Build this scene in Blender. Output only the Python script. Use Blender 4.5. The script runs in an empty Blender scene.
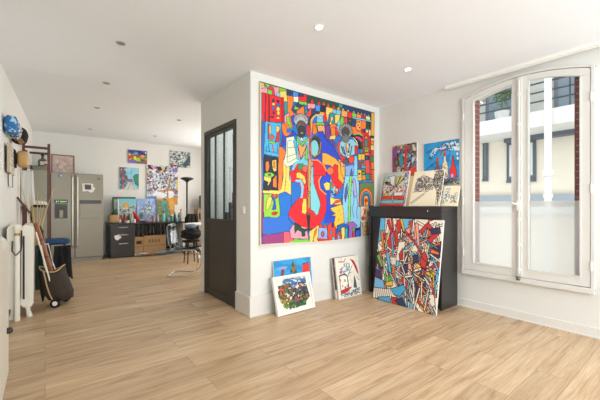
import bpy, bmesh, math, random
import numpy as np
from mathutils import Vector, Matrix, noise as mnoise

# ------------------------------------------------------------------ camera, world, light
C = bpy.context.scene.collection
scene = bpy.context.scene
PI = math.pi
F, CX, HY, CAMZ = 324.0, 300.0, 205.5, 1.15
YAW = math.radians(38.2)
SN, CS = math.sin(YAW), math.cos(YAW)
cam = bpy.data.cameras.new('camera')
cam.sensor_width = 36.0
cam.lens = F / 600 * 36
cam.shift_y = 5.5 / 600
cam.clip_start = 0.05
camo = bpy.data.objects.new('camera', cam)
C.objects.link(camo)
camo.location = (0, 0, CAMZ)
camo.rotation_euler = (PI / 2, 0, -YAW)
scene.camera = camo

world = bpy.data.worlds.new('world')
scene.world = world
world.use_nodes = True
world.node_tree.nodes['Background'].inputs[0].default_value = (0.97, 0.99, 1.0, 1)
world.node_tree.nodes['Background'].inputs[1].default_value = 1.95
scene.view_settings.view_transform = 'Standard'
scene.view_settings.look = 'None'
scene.view_settings.gamma = 1
scene.view_settings.use_curve_mapping = False
scene.view_settings.exposure = 0.17


def area(name, loc, rot, sx, sy, power, col=(1, 1, 1)):
    l = bpy.data.lights.new(name, 'AREA')
    l.shape = 'RECTANGLE'
    l.size = sx
    l.size_y = sy
    l.energy = power
    l.color = col
    o = bpy.data.objects.new(name, l)
    C.objects.link(o)
    o.location = loc
    o.rotation_euler = rot
    return o


# unseen area lamps added as fill, set at wall openings to brighten the rooms
area('rear_fill', (1.75, -2.55, 1.45), (PI / 2 + .55, 0, 0), 3.4, 2.1, 146, (0.885, 0.955, 1.0))
area('kitchen_fill', (3.95, 6.6, 1.5), (PI / 2, 0, PI / 2), 2.3, 1.9, 66, (1.0, 0.96, 0.90))
area('small_room_fill', (3.9, 3.65, 1.6), (PI / 2, 0, PI / 2), 0.6, 1.4, 50, (0.95, 0.98, 1.0))
sun = bpy.data.lights.new('sun', 'SUN')
sun.energy = 0.6
sun.angle = 0.6
suno = bpy.data.objects.new('sun', sun)
C.objects.link(suno)
suno.rotation_euler = (math.radians(10), math.radians(-35), 0)


# ------------------------------------------------------------------ helpers
def ray(px, py):
    dx, dz = (px - CX) / F, (HY - py) / F
    return SN + CS * dx, CS - SN * dx, dz


def onX(px, py, X):
    a, b, c = ray(px, py)
    d = X / a
    return Vector((X, b * d, CAMZ + c * d))


def onY(px, py, Y):
    a, b, c = ray(px, py)
    d = Y / b
    return Vector((a * d, Y, CAMZ + c * d))


def onZ(px, py, Z):
    a, b, c = ray(px, py)
    d = (Z - CAMZ) / c
    return Vector((a * d, b * d, Z))


def lin(c):
    if isinstance(c, str):
        c = tuple(int(c[i:i + 2], 16) / 255 for i in (0, 2, 4))
    return tuple((v / 12.92 if v <= 0.04045 else ((v + 0.055) / 1.055) ** 2.4) for v in c[:3])


def nd(nt, t, **kw):
    n = nt.nodes.new(t)
    for k, v in kw.items():
        setattr(n, k, v)
    return n


def mat(name, col, rough=0.55, metal=0.0, var=0.06, scale=8.0, bump=0.0, emit=None, estr=0.0, trans=0.0, ior=1.45, alpha=1.0):
    m = bpy.data.materials.new(name)
    m.use_nodes = True
    nt = m.node_tree
    b = nt.nodes['Principled BSDF']
    b.inputs['Roughness'].default_value = rough
    b.inputs['Metallic'].default_value = metal
    b.inputs['IOR'].default_value = ior
    b.inputs['Transmission Weight'].default_value = trans
    b.inputs['Alpha'].default_value = alpha
    L = lin(col)
    tc = nd(nt, 'ShaderNodeTexCoord')
    no = nd(nt, 'ShaderNodeTexNoise')
    no.inputs['Scale'].default_value = scale
    no.inputs['Detail'].default_value = 4
    nt.links.new(tc.outputs['Object'], no.inputs['Vector'])
    mx = nd(nt, 'ShaderNodeMix', data_type='RGBA')
    mx.inputs[6].default_value = tuple(v * (1 - var) for v in L) + (1,)
    mx.inputs[7].default_value = tuple(min(1, v * (1 + var)) for v in L) + (1,)
    nt.links.new(no.outputs['Fac'], mx.inputs[0])
    nt.links.new(mx.outputs[2], b.inputs['Base Color'])
    if bump:
        bp = nd(nt, 'ShaderNodeBump')
        bp.inputs['Strength'].default_value = bump
        bp.inputs['Distance'].default_value = 0.01
        nt.links.new(no.outputs['Fac'], bp.inputs['Height'])
        nt.links.new(bp.outputs['Normal'], b.inputs['Normal'])
    if emit:
        b.inputs['Emission Color'].default_value = lin(emit) + (1,)
        b.inputs['Emission Strength'].default_value = estr
    return m


class MB:
    def __init__(s):
        s.v = []
        s.f = []
        s.m = []

    def add(s, vs, fs, mi=0):
        n = len(s.v)
        s.v += [tuple(v) for v in vs]
        s.f += [tuple(i + n for i in f) for f in fs]
        s.m += [mi] * len(fs)
        return s

    def box(s, x0, y0, z0, x1, y1, z1, mi=0):
        vs = [(x, y, z) for z in (z0, z1) for y in (y0, y1) for x in (x0, x1)]
        return s.add(vs, [(0, 2, 3, 1), (4, 5, 7, 6), (0, 1, 5, 4), (2, 6, 7, 3), (0, 4, 6, 2), (1, 3, 7, 5)], mi)

    def obox(s, a, b, w, t, mi=0, up=(0, 0, 1)):
        """bar from a to b, w across, t thick"""
        a, b = Vector(a), Vector(b)
        d = (b - a).normalized()
        u = Vector(up)
        if abs(d.dot(u)) > 0.95:
            u = Vector((0, 1, 0))
        x = d.cross(u).normalized()
        y = x.cross(d).normalized()
        vs = []
        for p in (a, b):
            for i, j in ((-1, -1), (1, -1), (1, 1), (-1, 1)):
                vs.append(p + x * i * w / 2 + y * j * t / 2)
        return s.add(vs, [(3, 2, 1, 0), (4, 5, 6, 7), (0, 1, 5, 4), (1, 2, 6, 5), (2, 3, 7, 6), (3, 0, 4, 7)], mi)

    def tube(s, pts, r, n=10, mi=0, closed=False):
        pts = [Vector(p) for p in pts]
        rs = r if isinstance(r, (list, tuple)) else [r] * len(pts)
        rings = []
        ref = None
        N = len(pts)
        for i, p in enumerate(pts):
            if closed:
                d = (pts[(i + 1) % N] - pts[i - 1]).normalized()
            else:
                d = (pts[min(i + 1, N - 1)] - pts[max(i - 1, 0)]).normalized()
            if ref is None:
                ref = Vector((0, 0, 1)) if abs(d.z) < 0.9 else Vector((1, 0, 0))
            x = d.cross(ref).normalized()
            ref = x.cross(d).normalized()
            rings.append([p + (x * math.cos(2 * PI * k / n) + ref * math.sin(2 * PI * k / n)) * rs[i] for k in range(n)])
        vs = [v for rr in rings for v in rr]
        fs = []
        for i in range(N if closed else N - 1):
            a, b = i * n, ((i + 1) % N) * n
            for k in range(n):
                k2 = (k + 1) % n
                fs.append((a + k, a + k2, b + k2, b + k))
        if not closed:
            fs.append(tuple(range(n))[::-1])
            fs.append(tuple((N - 1) * n + k for k in range(n)))
        return s.add(vs, fs, mi)

    def lathe(s, prof, c=(0, 0, 0), n=20, mi=0, sx=1, sy=1):
        vs = []
        for r, z in prof:
            for k in range(n):
                a = 2 * PI * k / n
                vs.append((c[0] + r * sx * math.cos(a), c[1] + r * sy * math.sin(a), c[2] + z))
        fs = []
        for i in range(len(prof) - 1):
            for k in range(n):
                k2 = (k + 1) % n
                fs.append((i * n + k, i * n + k2, (i + 1) * n + k2, (i + 1) * n + k))
        fs.append(tuple(range(n))[::-1])
        fs.append(tuple((len(prof) - 1) * n + k for k in range(n)))
        return s.add(vs, fs, mi)

    def prism(s, poly, axis, a, b, mi=0):
        """poly 2d list extruded along axis from a to b"""
        def p3(p, t):
            return {'x': (t, p[0], p[1]), 'y': (p[0], t, p[1]), 'z': (p[0], p[1], t)}[axis]
        n = len(poly)
        vs = [p3(p, a) for p in poly] + [p3(p, b) for p in poly]
        fs = [tuple(range(n))[::-1], tuple(range(n, 2 * n))] + [(k, (k + 1) % n, n + (k + 1) % n, n + k) for k in range(n)]
        return s.add(vs, fs, mi)

    def blob(s, c, r, amp=0.1, seed=0, freq=3.0, mi=0, nu=20, nv=14, power=1.0):
        """rounded lump; power<1 squares it off"""
        vs = []
        def sg(v):
            return math.copysign(abs(v) ** power, v)
        for j in range(nv + 1):
            t = PI * j / nv - PI / 2
            for k in range(nu):
                a = 2 * PI * k / nu
                d = Vector((sg(math.cos(t)) * sg(math.cos(a)), sg(math.cos(t)) * sg(math.sin(a)), sg(math.sin(t))))
                q = 1 + amp * mnoise.noise(d * freq + Vector((seed * 7.1, seed * 3.3, 0)))
                vs.append((c[0] + d.x * r[0] * q, c[1] + d.y * r[1] * q, c[2] + d.z * r[2] * q))
        fs = []
        for j in range(nv):
            for k in range(nu):
                k2 = (k + 1) % nu
                fs.append((j * nu + k, j * nu + k2, (j + 1) * nu + k2, (j + 1) * nu + k))
        return s.add(vs, fs, mi)

    def build(s, name, mats, parent=None, loc=None, rot=None, smooth=False, bevel=0.0, kind=None):
        me = bpy.data.meshes.new(name)
        me.from_pydata(s.v, [], s.f)
        if not isinstance(mats, (list, tuple)):
            mats = [mats]
        for m in mats:
            me.materials.append(m)
        me.polygons.foreach_set('material_index', s.m)
        bm = bmesh.new()
        bm.from_mesh(me)
        bmesh.ops.remove_doubles(bm, verts=bm.verts, dist=1e-6)
        bmesh.ops.recalc_face_normals(bm, faces=bm.faces)
        bm.to_mesh(me)
        bm.free()
        o = bpy.data.objects.new(name, me)
        C.objects.link(o)
        if parent:
            o.parent = parent
        if loc is not None:
            o.location = loc
        if rot is not None:
            o.rotation_euler = rot
        if smooth:
            me.shade_smooth() if smooth is True else me.shade_smooth()
            if smooth == 'auto':
                me.set_sharp_from_angle(angle=math.radians(35))
        if bevel:
            b = o.modifiers.new('bevel', 'BEVEL')
            b.width = bevel
            b.segments = 2
            b.limit_method = 'ANGLE'
        if kind:
            o['kind'] = kind
        return o


def thing(name, label, cat, loc=(0, 0, 0), rz=0, group=None):
    o = bpy.data.objects.new(name, None)
    o.empty_display_size = 0.1
    C.objects.link(o)
    o.location = loc
    o.rotation_euler = (0, 0, rz)
    tag(o, label, cat, group)
    return o


def tag(o, label, cat, group=None, kind=None):
    o['label'] = label
    o['category'] = cat
    if group:
        o['group'] = group
    if kind:
        o['kind'] = kind
    return o


# ------------------------------------------------------------------ painted surfaces
class Art:
    def __init__(s, nx, ny, bg, quad=None):
        s.nx, s.ny = nx, ny
        U, V = np.meshgrid((np.arange(nx) + .5) / nx, (np.arange(ny) + .5) / ny)
        s.U, s.V = U, V
        if quad:
            # unit square (TL, TR, BR, BL) -> quad
            src = [(0, 0), (1, 0), (1, 1), (0, 1)]
            A, B = [], []
            for (u, v), (x, y) in zip(src, quad):
                A.append([u, v, 1, 0, 0, 0, -u * x, -v * x]); B.append(x)
                A.append([0, 0, 0, u, v, 1, -u * y, -v * y]); B.append(y)
            h = np.linalg.solve(np.array(A, float), np.array(B, float))
            w = h[6] * U + h[7] * V + 1
            s.X = (h[0] * U + h[1] * V + h[2]) / w
            s.Y = (h[3] * U + h[4] * V + h[5]) / w
        else:
            s.X, s.Y = U, V
        s.a = np.zeros((ny, nx, 3))
        s.a[:] = lin(bg)
        s.ow = 0.3 if quad else 0.012
        s.o = (0, 0, 1.0)

    def org(s, ox, oy, sc):
        s.o = (ox, oy, sc)
        return s

    def P(s, pts):
        ox, oy, sc = s.o
        return [(ox + u / sc, oy + v / sc) for u, v in pts]

    def mask(s, pts):
        m = np.zeros(s.X.shape, bool)
        n = len(pts)
        for i in range(n):
            x0, y0 = pts[i]
            x1, y1 = pts[(i + 1) % n]
            if y0 == y1:
                continue
            c = ((s.Y > min(y0, y1)) & (s.Y <= max(y0, y1)))
            xi = x0 + (s.Y - y0) * (x1 - x0) / (y1 - y0)
            m ^= (c & (s.X < xi))
        return m

    def seg(s, p, q, w):
        dx, dy = q[0] - p[0], q[1] - p[1]
        L = dx * dx + dy * dy + 1e-12
        t = np.clip(((s.X - p[0]) * dx + (s.Y - p[1]) * dy) / L, 0, 1)
        return (s.X - p[0] - t * dx) ** 2 + (s.Y - p[1] - t * dy) ** 2 < (w / 2) ** 2

    def poly(s, col, *pts, out=True, ow=None):
        q = s.P(pts)
        s.a[s.mask(q)] = lin(col)
        if out:
            s._line(q + [q[0]], ow or s.ow, '1a1520')
        return s

    def _line(s, q, w, col):
        for i in range(len(q) - 1):
            s.a[s.seg(q[i], q[i + 1], w)] = lin(col)

    def line(s, col, w, *pts):
        s._line(s.P(pts), w, col)
        return s

    def ell(s, col, cx, cy, rx, ry, rot=0, out=True, hole=None):
        pts = []
        for k in range(28):
            a = 2 * PI * k / 28
            x, y = rx * math.cos(a), ry * math.sin(a)
            pts.append((cx + x * math.cos(rot) - y * math.sin(rot), cy + x * math.sin(rot) + y * math.cos(rot)))
        return s.poly(col, *pts, out=out)

    def shards(s, rnd, n, cols, w, region=None, angs=None, wts=None):
        """crossing straight lines; each cell between them gets a colour"""
        x0, x1, y0, y1 = s.X.min(), s.X.max(), s.Y.min(), s.Y.max()
        key = np.zeros(s.X.shape, np.int64)
        edge = np.zeros(s.X.shape, bool)
        for i in range(n):
            a = rnd.choice(angs) + rnd.uniform(-.25, .25) if angs else rnd.uniform(0, PI)
            px, py = rnd.uniform(x0, x1), rnd.uniform(y0, y1)
            d = (s.X - px) * math.sin(a) - (s.Y - py) * math.cos(a)
            key = key * 2 + (d > 0)
            key %= 1000003
            edge |= np.abs(d) < w / 2
        m = s.mask(s.P(region)) if region else np.ones(s.X.shape, bool)
        tab = {}
        ks = np.unique(key)
        for k in ks:
            tab[k] = lin(rnd.choices(cols, weights=wts)[0])
        lut = np.array([tab[k] for k in ks])
        idx = np.searchsorted(ks, key)
        s.a[m] = lut[idx][m]
        s.a[m & edge] = lin('1b1a22')
        return s

    def dabs(s, rnd, n, cols, size, region=None, asp=1.0, ang=None):
        """brush dabs"""
        m = s.mask(s.P(region)) if region else np.ones(s.X.shape, bool)
        x0, x1, y0, y1 = s.X[m].min(), s.X[m].max(), s.Y[m].min(), s.Y[m].max()
        for i in range(n):
            cx, cy = rnd.uniform(x0, x1), rnd.uniform(y0, y1)
            a = ang + rnd.uniform(-.4, .4) if ang is not None else rnd.uniform(0, PI)
            r = size * rnd.uniform(.5, 1.4)
            u = (s.X - cx) * math.cos(a) + (s.Y - cy) * math.sin(a)
            v = -(s.X - cx) * math.sin(a) + (s.Y - cy) * math.cos(a)
            s.a[((u / (r * asp)) ** 2 + (v / r) ** 2 < 1) & m] = lin(rnd.choice(cols))
        return s

    def scrib(s, rnd, n, cols, w, length, region=None, ang=None):
        m = s.mask(s.P(region)) if region else np.ones(s.X.shape, bool)
        x0, x1, y0, y1 = s.X[m].min(), s.X[m].max(), s.Y[m].min(), s.Y[m].max()
        for i in range(n):
            x, y = rnd.uniform(x0, x1), rnd.uniform(y0, y1)
            a = ang if ang is not None else rnd.uniform(0, 2 * PI)
            c = lin(rnd.choice(cols))
            for k in range(3):
                a += rnd.uniform(-1.1, 1.1)
                x2, y2 = x + math.cos(a) * length / 3, y + math.sin(a) * length / 3
                s.a[s.seg((x, y), (x2, y2), w) & m] = c
                x, y = x2, y2
        return s


ART_MAT = None


def art_mat():
    global ART_MAT
    if ART_MAT:
        return ART_MAT
    m = bpy.data.materials.new('painted_canvas')
    m.use_nodes = True
    nt = m.node_tree
    b = nt.nodes['Principled BSDF']
    b.inputs['Roughness'].default_value = 0.6
    at = nd(nt, 'ShaderNodeVertexColor')
    at.layer_name = 'paint'
    no = nd(nt, 'ShaderNodeTexNoise')
    no.inputs['Scale'].default_value = 60
    tc = nd(nt, 'ShaderNodeTexCoord')
    nt.links.new(tc.outputs['Object'], no.inputs['Vector'])
    bp = nd(nt, 'ShaderNodeBump')
    bp.inputs['Strength'].default_value = 0.15
    bp.inputs['Distance'].default_value = 0.003
    nt.links.new(no.outputs['Fac'], bp.inputs['Height'])
    nt.links.new(bp.outputs['Normal'], b.inputs['Normal'])
    nt.links.new(at.outputs['Color'], b.inputs['Base Color'])
    ART_MAT = m
    return m


def canvas(name, art, W, H, t, side='e9e6df', warp=None):
    """painted board: back at y=0, front at y=-t, bottom centre at the origin"""
    nx, ny = art.nx, art.ny
    xs = np.linspace(-W / 2, W / 2, nx + 1)
    zs = np.linspace(H, 0, ny + 1)
    XX, ZZ = np.meshgrid(xs, zs)
    YY = np.full(XX.shape, -t)
    if warp:
        XX, YY, ZZ = warp(XX, YY, ZZ)
    front = np.stack([XX, YY, ZZ], -1).reshape(-1, 3)
    idx = np.arange((nx + 1) * (ny + 1)).reshape(ny + 1, nx + 1)
    f = np.stack([idx[1:, :-1], idx[1:, 1:], idx[:-1, 1:], idx[:-1, :-1]], -1).reshape(-1, 4)
    verts = [tuple(v) for v in front]
    faces = [tuple(int(i) for i in q) for q in f]
    rim = [int(i) for i in idx[0, :]] + [int(i) for i in idx[1:, -1]] + [int(i) for i in idx[-1, :-1][::-1]] + [int(i) for i in idx[1:-1, 0][::-1]]
    base = len(verts)
    for i in rim:
        v = verts[i]
        verts.append((v[0], 0.0 if warp else v[1] + t, v[2]))
    n = len(rim)
    nf = len(faces)
    for k in range(n):
        k2 = (k + 1) % n
        faces.append((rim[k], rim[k2], base + k2, base + k))
    faces.append(tuple(base + k for k in range(n))[::-1] if True else ())
    me = bpy.data.meshes.new(name)
    me.from_pydata(verts, [], faces)
    ca = me.color_attributes.new('paint', 'FLOAT_COLOR', 'CORNER')
    cols = np.ones((len(me.loops), 4), np.float32)
    cols[:, :3] = lin(side)
    cols[:nf * 4, :3] = np.repeat(art.a.reshape(-1, 3), 4, axis=0)
    ca.data.foreach_set('color', cols.ravel())
    me.materials.append(art_mat())
    o = bpy.data.objects.new(name, me)
    C.objects.link(o)
    return o


def place(o, loc, rz=0.0, lean=0.0, roll=0.0):
    o.location = loc
    o.rotation_euler = (-lean, roll, rz)
    return o


FACE_X = -PI / 2      # painting that faces the room from the window wall

# ------------------------------------------------------------------ materials
def plaster(name, col, rough=0.75):
    m = mat(name, col, rough, var=0.015, scale=3, bump=0.0)
    return m


M_WALL = plaster('white_wall_paint', 'dfded9')
M_CEIL = plaster('white_ceiling_paint', 'f1f4f8', 0.8)
M_TRIM = mat('white_gloss_trim', 'dfdcd6', 0.4, var=0.02)
M_WIN = mat('white_window_paint', 'd9d7d2', 0.4, var=0.03)
M_DARK = mat('dark_grey_steel', '3d3a35', 0.45, var=0.05)
M_BLACK = mat('black_lacquer', '1d1c1d', 0.3, var=0.1)
M_BROWNBLACK = mat('black_brown_wood', '33302f', 0.32, var=0.12, scale=5)
M_CHROME = mat('chrome', 'd8d6d2', 0.15, 1.0, var=0.02)
M_STEEL = mat('brushed_steel', '837c6e', 0.4, 0.6, var=0.04, scale=2)
M_STEELD = mat('dark_steel_trim', '77736b', 0.35, 0.8)  # darker steel tone for fridge body, trim and housings
M_CREAM = mat('cream_enamel', 'e6e0d2', 0.45, var=0.03)
M_WHITE = mat('white_plastic', 'eeece6', 0.4, var=0.02)
M_HANDLE = mat('satin_handle', 'aaa59a', .35, .6)
M_GLASSY = mat('smoked_glass', '9aa79c', 0.08, trans=0.7, ior=1.2)
M_WOODRED = mat('dark_red_wood', '5a2a1f', 0.4, var=0.2, scale=6)
M_WOODBR = mat('brown_bamboo', '8a5230', 0.45, var=0.25, scale=10)
M_STRAW = mat('dry_straw', 'c6a878', 0.7, var=0.2)
M_BLUEF = mat('blue_fabric', '28456f', 0.8, var=0.2, scale=30)
M_BLACKF = mat('black_fabric', '1e1e20', 0.9, var=0.3, scale=20, bump=.4)
M_BAG = mat('dark_brown_canvas', '3d332b', 0.85, var=0.25, scale=18, bump=.4)
M_GREENF = mat('dark_green_nylon', '1f3a33', 0.6, var=0.3, scale=20, bump=.3)
M_CARD = mat('cardboard', 'b08d66', 0.85, var=0.1, scale=10)
M_TAN = mat('tan_leather', 'c9a06a', 0.6, var=0.1)
M_BRASS = mat('brass', 'b98b45', 0.3, 0.9)
M_RED = mat('red_paint', 'c4281f', 0.5)
M_PAPER = mat('white_paper', 'e8e6e0', 0.8, var=0.04)


def floor_mat():
    m = bpy.data.materials.new('oak_planks')
    m.use_nodes = True
    nt = m.node_tree
    L = nt.links
    b = nt.nodes['Principled BSDF']
    b.inputs['Roughness'].default_value = 0.38
    b.inputs['Specular IOR Level'].default_value = 0.45
    tc = nd(nt, 'ShaderNodeTexCoord')
    br = nd(nt, 'ShaderNodeTexBrick')
    br.offset = 0.37
    br.offset_frequency = 2
    br.inputs['Scale'].default_value = 1.0
    br.inputs['Brick Width'].default_value = 1.35
    br.inputs['Row Height'].default_value = 0.19
    br.inputs['Mortar Size'].default_value = 0.0016
    br.inputs['Mortar Smooth'].default_value = 0.2
    br.inputs['Bias'].default_value = 0.0
    br.inputs['Color1'].default_value = (0, 0, 0, 1)
    br.inputs['Color2'].default_value = (1, 1, 1, 1)
    br.inputs['Mortar'].default_value = (.5, .5, .5, 1)
    L.new(tc.outputs['Object'], br.inputs['Vector'])
    # grain stretched along the planks, shifted per plank
    sep = nd(nt, 'ShaderNodeSeparateXYZ')
    L.new(tc.outputs['Object'], sep.inputs[0])
    bw = nd(nt, 'ShaderNodeRGBToBW')
    L.new(br.outputs['Color'], bw.inputs[0])
    mul = nd(nt, 'ShaderNodeMath', operation='MULTIPLY')
    mul.inputs[1].default_value = 13.0
    L.new(bw.outputs[0], mul.inputs[0])
    cmb = nd(nt, 'ShaderNodeCombineXYZ')
    L.new(sep.outputs[0], cmb.inputs[0])
    L.new(sep.outputs[1], cmb.inputs[1])
    L.new(mul.outputs[0], cmb.inputs[2])
    mp = nd(nt, 'ShaderNodeMapping')
    mp.inputs['Scale'].default_value = (1.1, 11.0, 1.0)
    L.new(cmb.outputs[0], mp.inputs['Vector'])
    n1 = nd(nt, 'ShaderNodeTexNoise')
    n1.inputs['Scale'].default_value = 1.6
    n1.inputs['Detail'].default_value = 6
    n1.inputs['Roughness'].default_value = 0.62
    n1.inputs['Distortion'].default_value = 0.6
    L.new(mp.outputs[0], n1.inputs['Vector'])
    mp2 = nd(nt, 'ShaderNodeMapping')
    mp2.inputs['Scale'].default_value = (2.0, 60.0, 1.0)
    L.new(cmb.outputs[0], mp2.inputs['Vector'])
    n2 = nd(nt, 'ShaderNodeTexNoise')
    n2.inputs['Scale'].default_value = 2.0
    n2.inputs['Detail'].default_value = 3
    L.new(mp2.outputs[0], n2.inputs['Vector'])
    r = nd(nt, 'ShaderNodeValToRGB')
    r.color_ramp.elements[0].position = 0.30
    r.color_ramp.elements[0].color = lin('ac8b69') + (1,)
    r.color_ramp.elements[1].position = 0.70
    r.color_ramp.elements[1].color = lin('d8c09f') + (1,)
    e = r.color_ramp.elements.new(0.48)
    e.color = lin('caac88') + (1,)
    L.new(n1.outputs['Fac'], r.inputs[0])
    m2 = nd(nt, 'ShaderNodeMix', data_type='RGBA', blend_type='MULTIPLY')
    m2.inputs[0].default_value = 0.40
    r2 = nd(nt, 'ShaderNodeValToRGB')
    r2.color_ramp.elements[0].color = (.62, .56, .5, 1)
    r2.color_ramp.elements[1].color = (1, 1, 1, 1)
    r2.color_ramp.elements[0].position = .35
    r2.color_ramp.elements[1].position = .6
    L.new(n2.outputs['Fac'], r2.inputs[0])
    L.new(r.outputs[0], m2.inputs[6])
    L.new(r2.outputs[0], m2.inputs[7])
    # plank to plank tone
    m3 = nd(nt, 'ShaderNodeMix', data_type='RGBA', blend_type='MULTIPLY')
    m3.inputs[0].default_value = 1.0
    r3 = nd(nt, 'ShaderNodeValToRGB')
    r3.color_ramp.elements[0].color = (.84, .82, .80, 1)
    r3.color_ramp.elements[1].color = (1.05, 1.05, 1.05, 1)
    L.new(bw.outputs[0], r3.inputs[0])
    L.new(m2.outputs[2], m3.inputs[6])
    L.new(r3.outputs[0], m3.inputs[7])
    m4 = nd(nt, 'ShaderNodeMix', data_type='RGBA')
    m4.inputs[7].default_value = lin('7c5e40') + (1,)
    L.new(m3.outputs[2], m4.inputs[6])
    sc = nd(nt, 'ShaderNodeMath', operation='MULTIPLY')
    sc.inputs[1].default_value = 0.75
    L.new(br.outputs['Fac'], sc.inputs[0])
    L.new(sc.outputs[0], m4.inputs[0])
    L.new(m4.outputs[2], b.inputs['Base Color'])
    bp = nd(nt, 'ShaderNodeBump')
    bp.inputs['Strength'].default_value = 0.1
    bp.inputs['Distance'].default_value = 0.002
    L.new(n2.outputs['Fac'], bp.inputs['Height'])
    L.new(bp.outputs['Normal'], b.inputs['Normal'])
    return m


M_FLOOR = floor_mat()


def glass_mat(name, col, amount_gloss=0.06):
    """thin clear pane"""
    m = bpy.data.materials.new(name)
    m.use_nodes = True
    nt = m.node_tree
    nt.nodes.remove(nt.nodes['Principled BSDF'])
    out = nt.nodes['Material Output']
    t = nd(nt, 'ShaderNodeBsdfTransparent')
    t.inputs[0].default_value = lin(col) + (1,)
    g = nd(nt, 'ShaderNodeBsdfGlossy')
    g.inputs['Roughness'].default_value = 0.02
    fr = nd(nt, 'ShaderNodeLayerWeight')
    fr.inputs[0].default_value = .5
    pw = nd(nt, 'ShaderNodeMath', operation='POWER')
    pw.inputs[1].default_value = 4
    nt.links.new(fr.outputs['Facing'], pw.inputs[0])
    mu = nd(nt, 'ShaderNodeMath', operation='MULTIPLY_ADD')
    mu.inputs[1].default_value = .5
    mu.inputs[2].default_value = amount_gloss * .4
    nt.links.new(pw.outputs[0], mu.inputs[0])
    mx = nd(nt, 'ShaderNodeMixShader')
    nt.links.new(mu.outputs[0], mx.inputs[0])
    nt.links.new(t.outputs[0], mx.inputs[1])
    nt.links.new(g.outputs[0], mx.inputs[2])
    nt.links.new(mx.outputs[0], out.inputs[0])
    return m


M_PANE = glass_mat('clear_pane', 'f6f9fa')
M_DOORPANE = glass_mat('door_pane', 'e6ebec', 0.12)


def frost_mat():
    m = bpy.data.materials.new('frosted_film')
    m.use_nodes = True
    nt = m.node_tree
    nt.nodes.remove(nt.nodes['Principled BSDF'])
    out = nt.nodes['Material Output']
    tl = nd(nt, 'ShaderNodeBsdfTranslucent')
    tl.inputs[0].default_value = (.97, .98, 1, 1)
    df = nd(nt, 'ShaderNodeBsdfDiffuse')
    df.inputs[0].default_value = (.9, .92, .95, 1)
    rf = nd(nt, 'ShaderNodeBsdfRefraction')
    rf.inputs['Roughness'].default_value = 0.35
    rf.inputs['IOR'].default_value = 1.02
    a = nd(nt, 'ShaderNodeMixShader')
    a.inputs[0].default_value = 0.12
    nt.links.new(tl.outputs[0], a.inputs[1])
    nt.links.new(df.outputs[0], a.inputs[2])
    c = nd(nt, 'ShaderNodeMixShader')
    c.inputs[0].default_value = 0.60
    nt.links.new(a.outputs[0], c.inputs[1])
    nt.links.new(rf.outputs[0], c.inputs[2])
    nt.links.new(c.outputs[0], out.inputs[0])
    return m


M_FROST = frost_mat()

# ------------------------------------------------------------------ room shell
XL, XW, YT, YB, YR = -0.34, 3.77, 2.95, 8.75, -2.6
HC = 2.545
XP = 1.67
YP = 4.30
PW = 0.1   # partition thickness

MB().box(-0.6, YR - .2, -0.12, XW + .3, YB + .2, 0).build('floor', M_FLOOR, kind='structure')
# ceiling: level over the front room, rising a little towards the kitchen wall
ce = MB()
x0, x1 = -0.6, XW + .3
ce.prism([(YR - .2, HC), (4.3, HC), (YB + .2, 2.72), (YB + .2, 2.9), (YR - .2, 2.9)], 'x', x0, x1)
ce.build('ceiling', M_CEIL, kind='structure')
HT = 2.80
wl = MB()
wl.prism([(XL, 4.3), (-0.20, YB), (-0.45, YB), (-0.6, 4.3)], 'z', -0.05, HT)
wl.build('wall_left_far', M_WALL, kind='structure')
wl = MB().box(-.6, YR, -.05, XL, 4.3, HT)
wl.build('wall_left', M_WALL, kind='structure')
MB().box(-0.6, YB, -0.05, XW + .3, YB + .2, HT).build('wall_back', M_WALL, kind='structure')
# rear wall, behind the camera, with an opening added for the fill lamp
rw = MB()
rw.box(-0.6, YR - .2, -.05, XW + .3, YR, .35)
rw.box(-0.6, YR - .2, 2.5, XW + .3, YR, HT)
rw.box(-0.6, YR - .2, .35, 0.0, YR, 2.5)
rw.box(3.5, YR - .2, .35, XW + .3, YR, 2.5)
rw.build('wall_rear', M_WALL, kind='structure')

# window wall with the arched window and openings added for the small-room and kitchen fill
WY0, WY1, WZ0 = 0.625, 1.765, 0.40
def arch(y, top=2.475, k=0.31):
    return top - k * (y - 1.19) ** 2
ww = MB()
XO = XW + .3
ww.box(XW, YR, -.05, XO, WY0, HT)
ww.box(XW, WY0, -.05, XO, WY1, WZ0)
N = 16
ys = [WY0 + (WY1 - WY0) * i / N for i in range(N + 1)]
for i in range(N):
    ww.prism([(ys[i], arch(ys[i])), (ys[i + 1], arch(ys[i + 1])), (ys[i + 1], HT), (ys[i], HT)], 'x', XW, XO)
ww.box(XW, WY1, -.05, XO, 3.25, HT)
ww.box(XW, 3.25, -.05, XO, 4.0, .8)
ww.box(XW, 3.25, 2.3, XO, 4.0, HT)
ww.box(XW, 4.0, -.05, XO, 5.4, HT)
ww.box(XW, 5.4, -.05, XO, 7.8, .5)
ww.box(XW, 5.4, 2.5, XO, 7.8, HT)
ww.box(XW, 7.8, -.05, XO, YB, HT)
ww.build('wall_right', M_WALL, kind='structure')

# partition box: tapestry wall + door wall
MB().box(XP, YT, -.05, XW, YT + PW, 2.6).build('wall_partition', M_WALL, kind='structure')
DY0, DY1, DZ = 3.262, 4.165, 2.115
pd = MB()
pd.box(XP, YT + PW, -.05, XP + PW, DY0, 2.6)
pd.box(XP, DY1, -.05, XP + PW, YP, 2.6)
pd.box(XP, DY0, DZ, XP + PW, DY1, 2.6)
pd.build('wall_door_side', M_WALL, kind='structure')
MB().box(XP + PW, YP - PW, -.05, XW, YP, 2.6).build('wall_partition_back', M_WALL, kind='structure')

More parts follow.
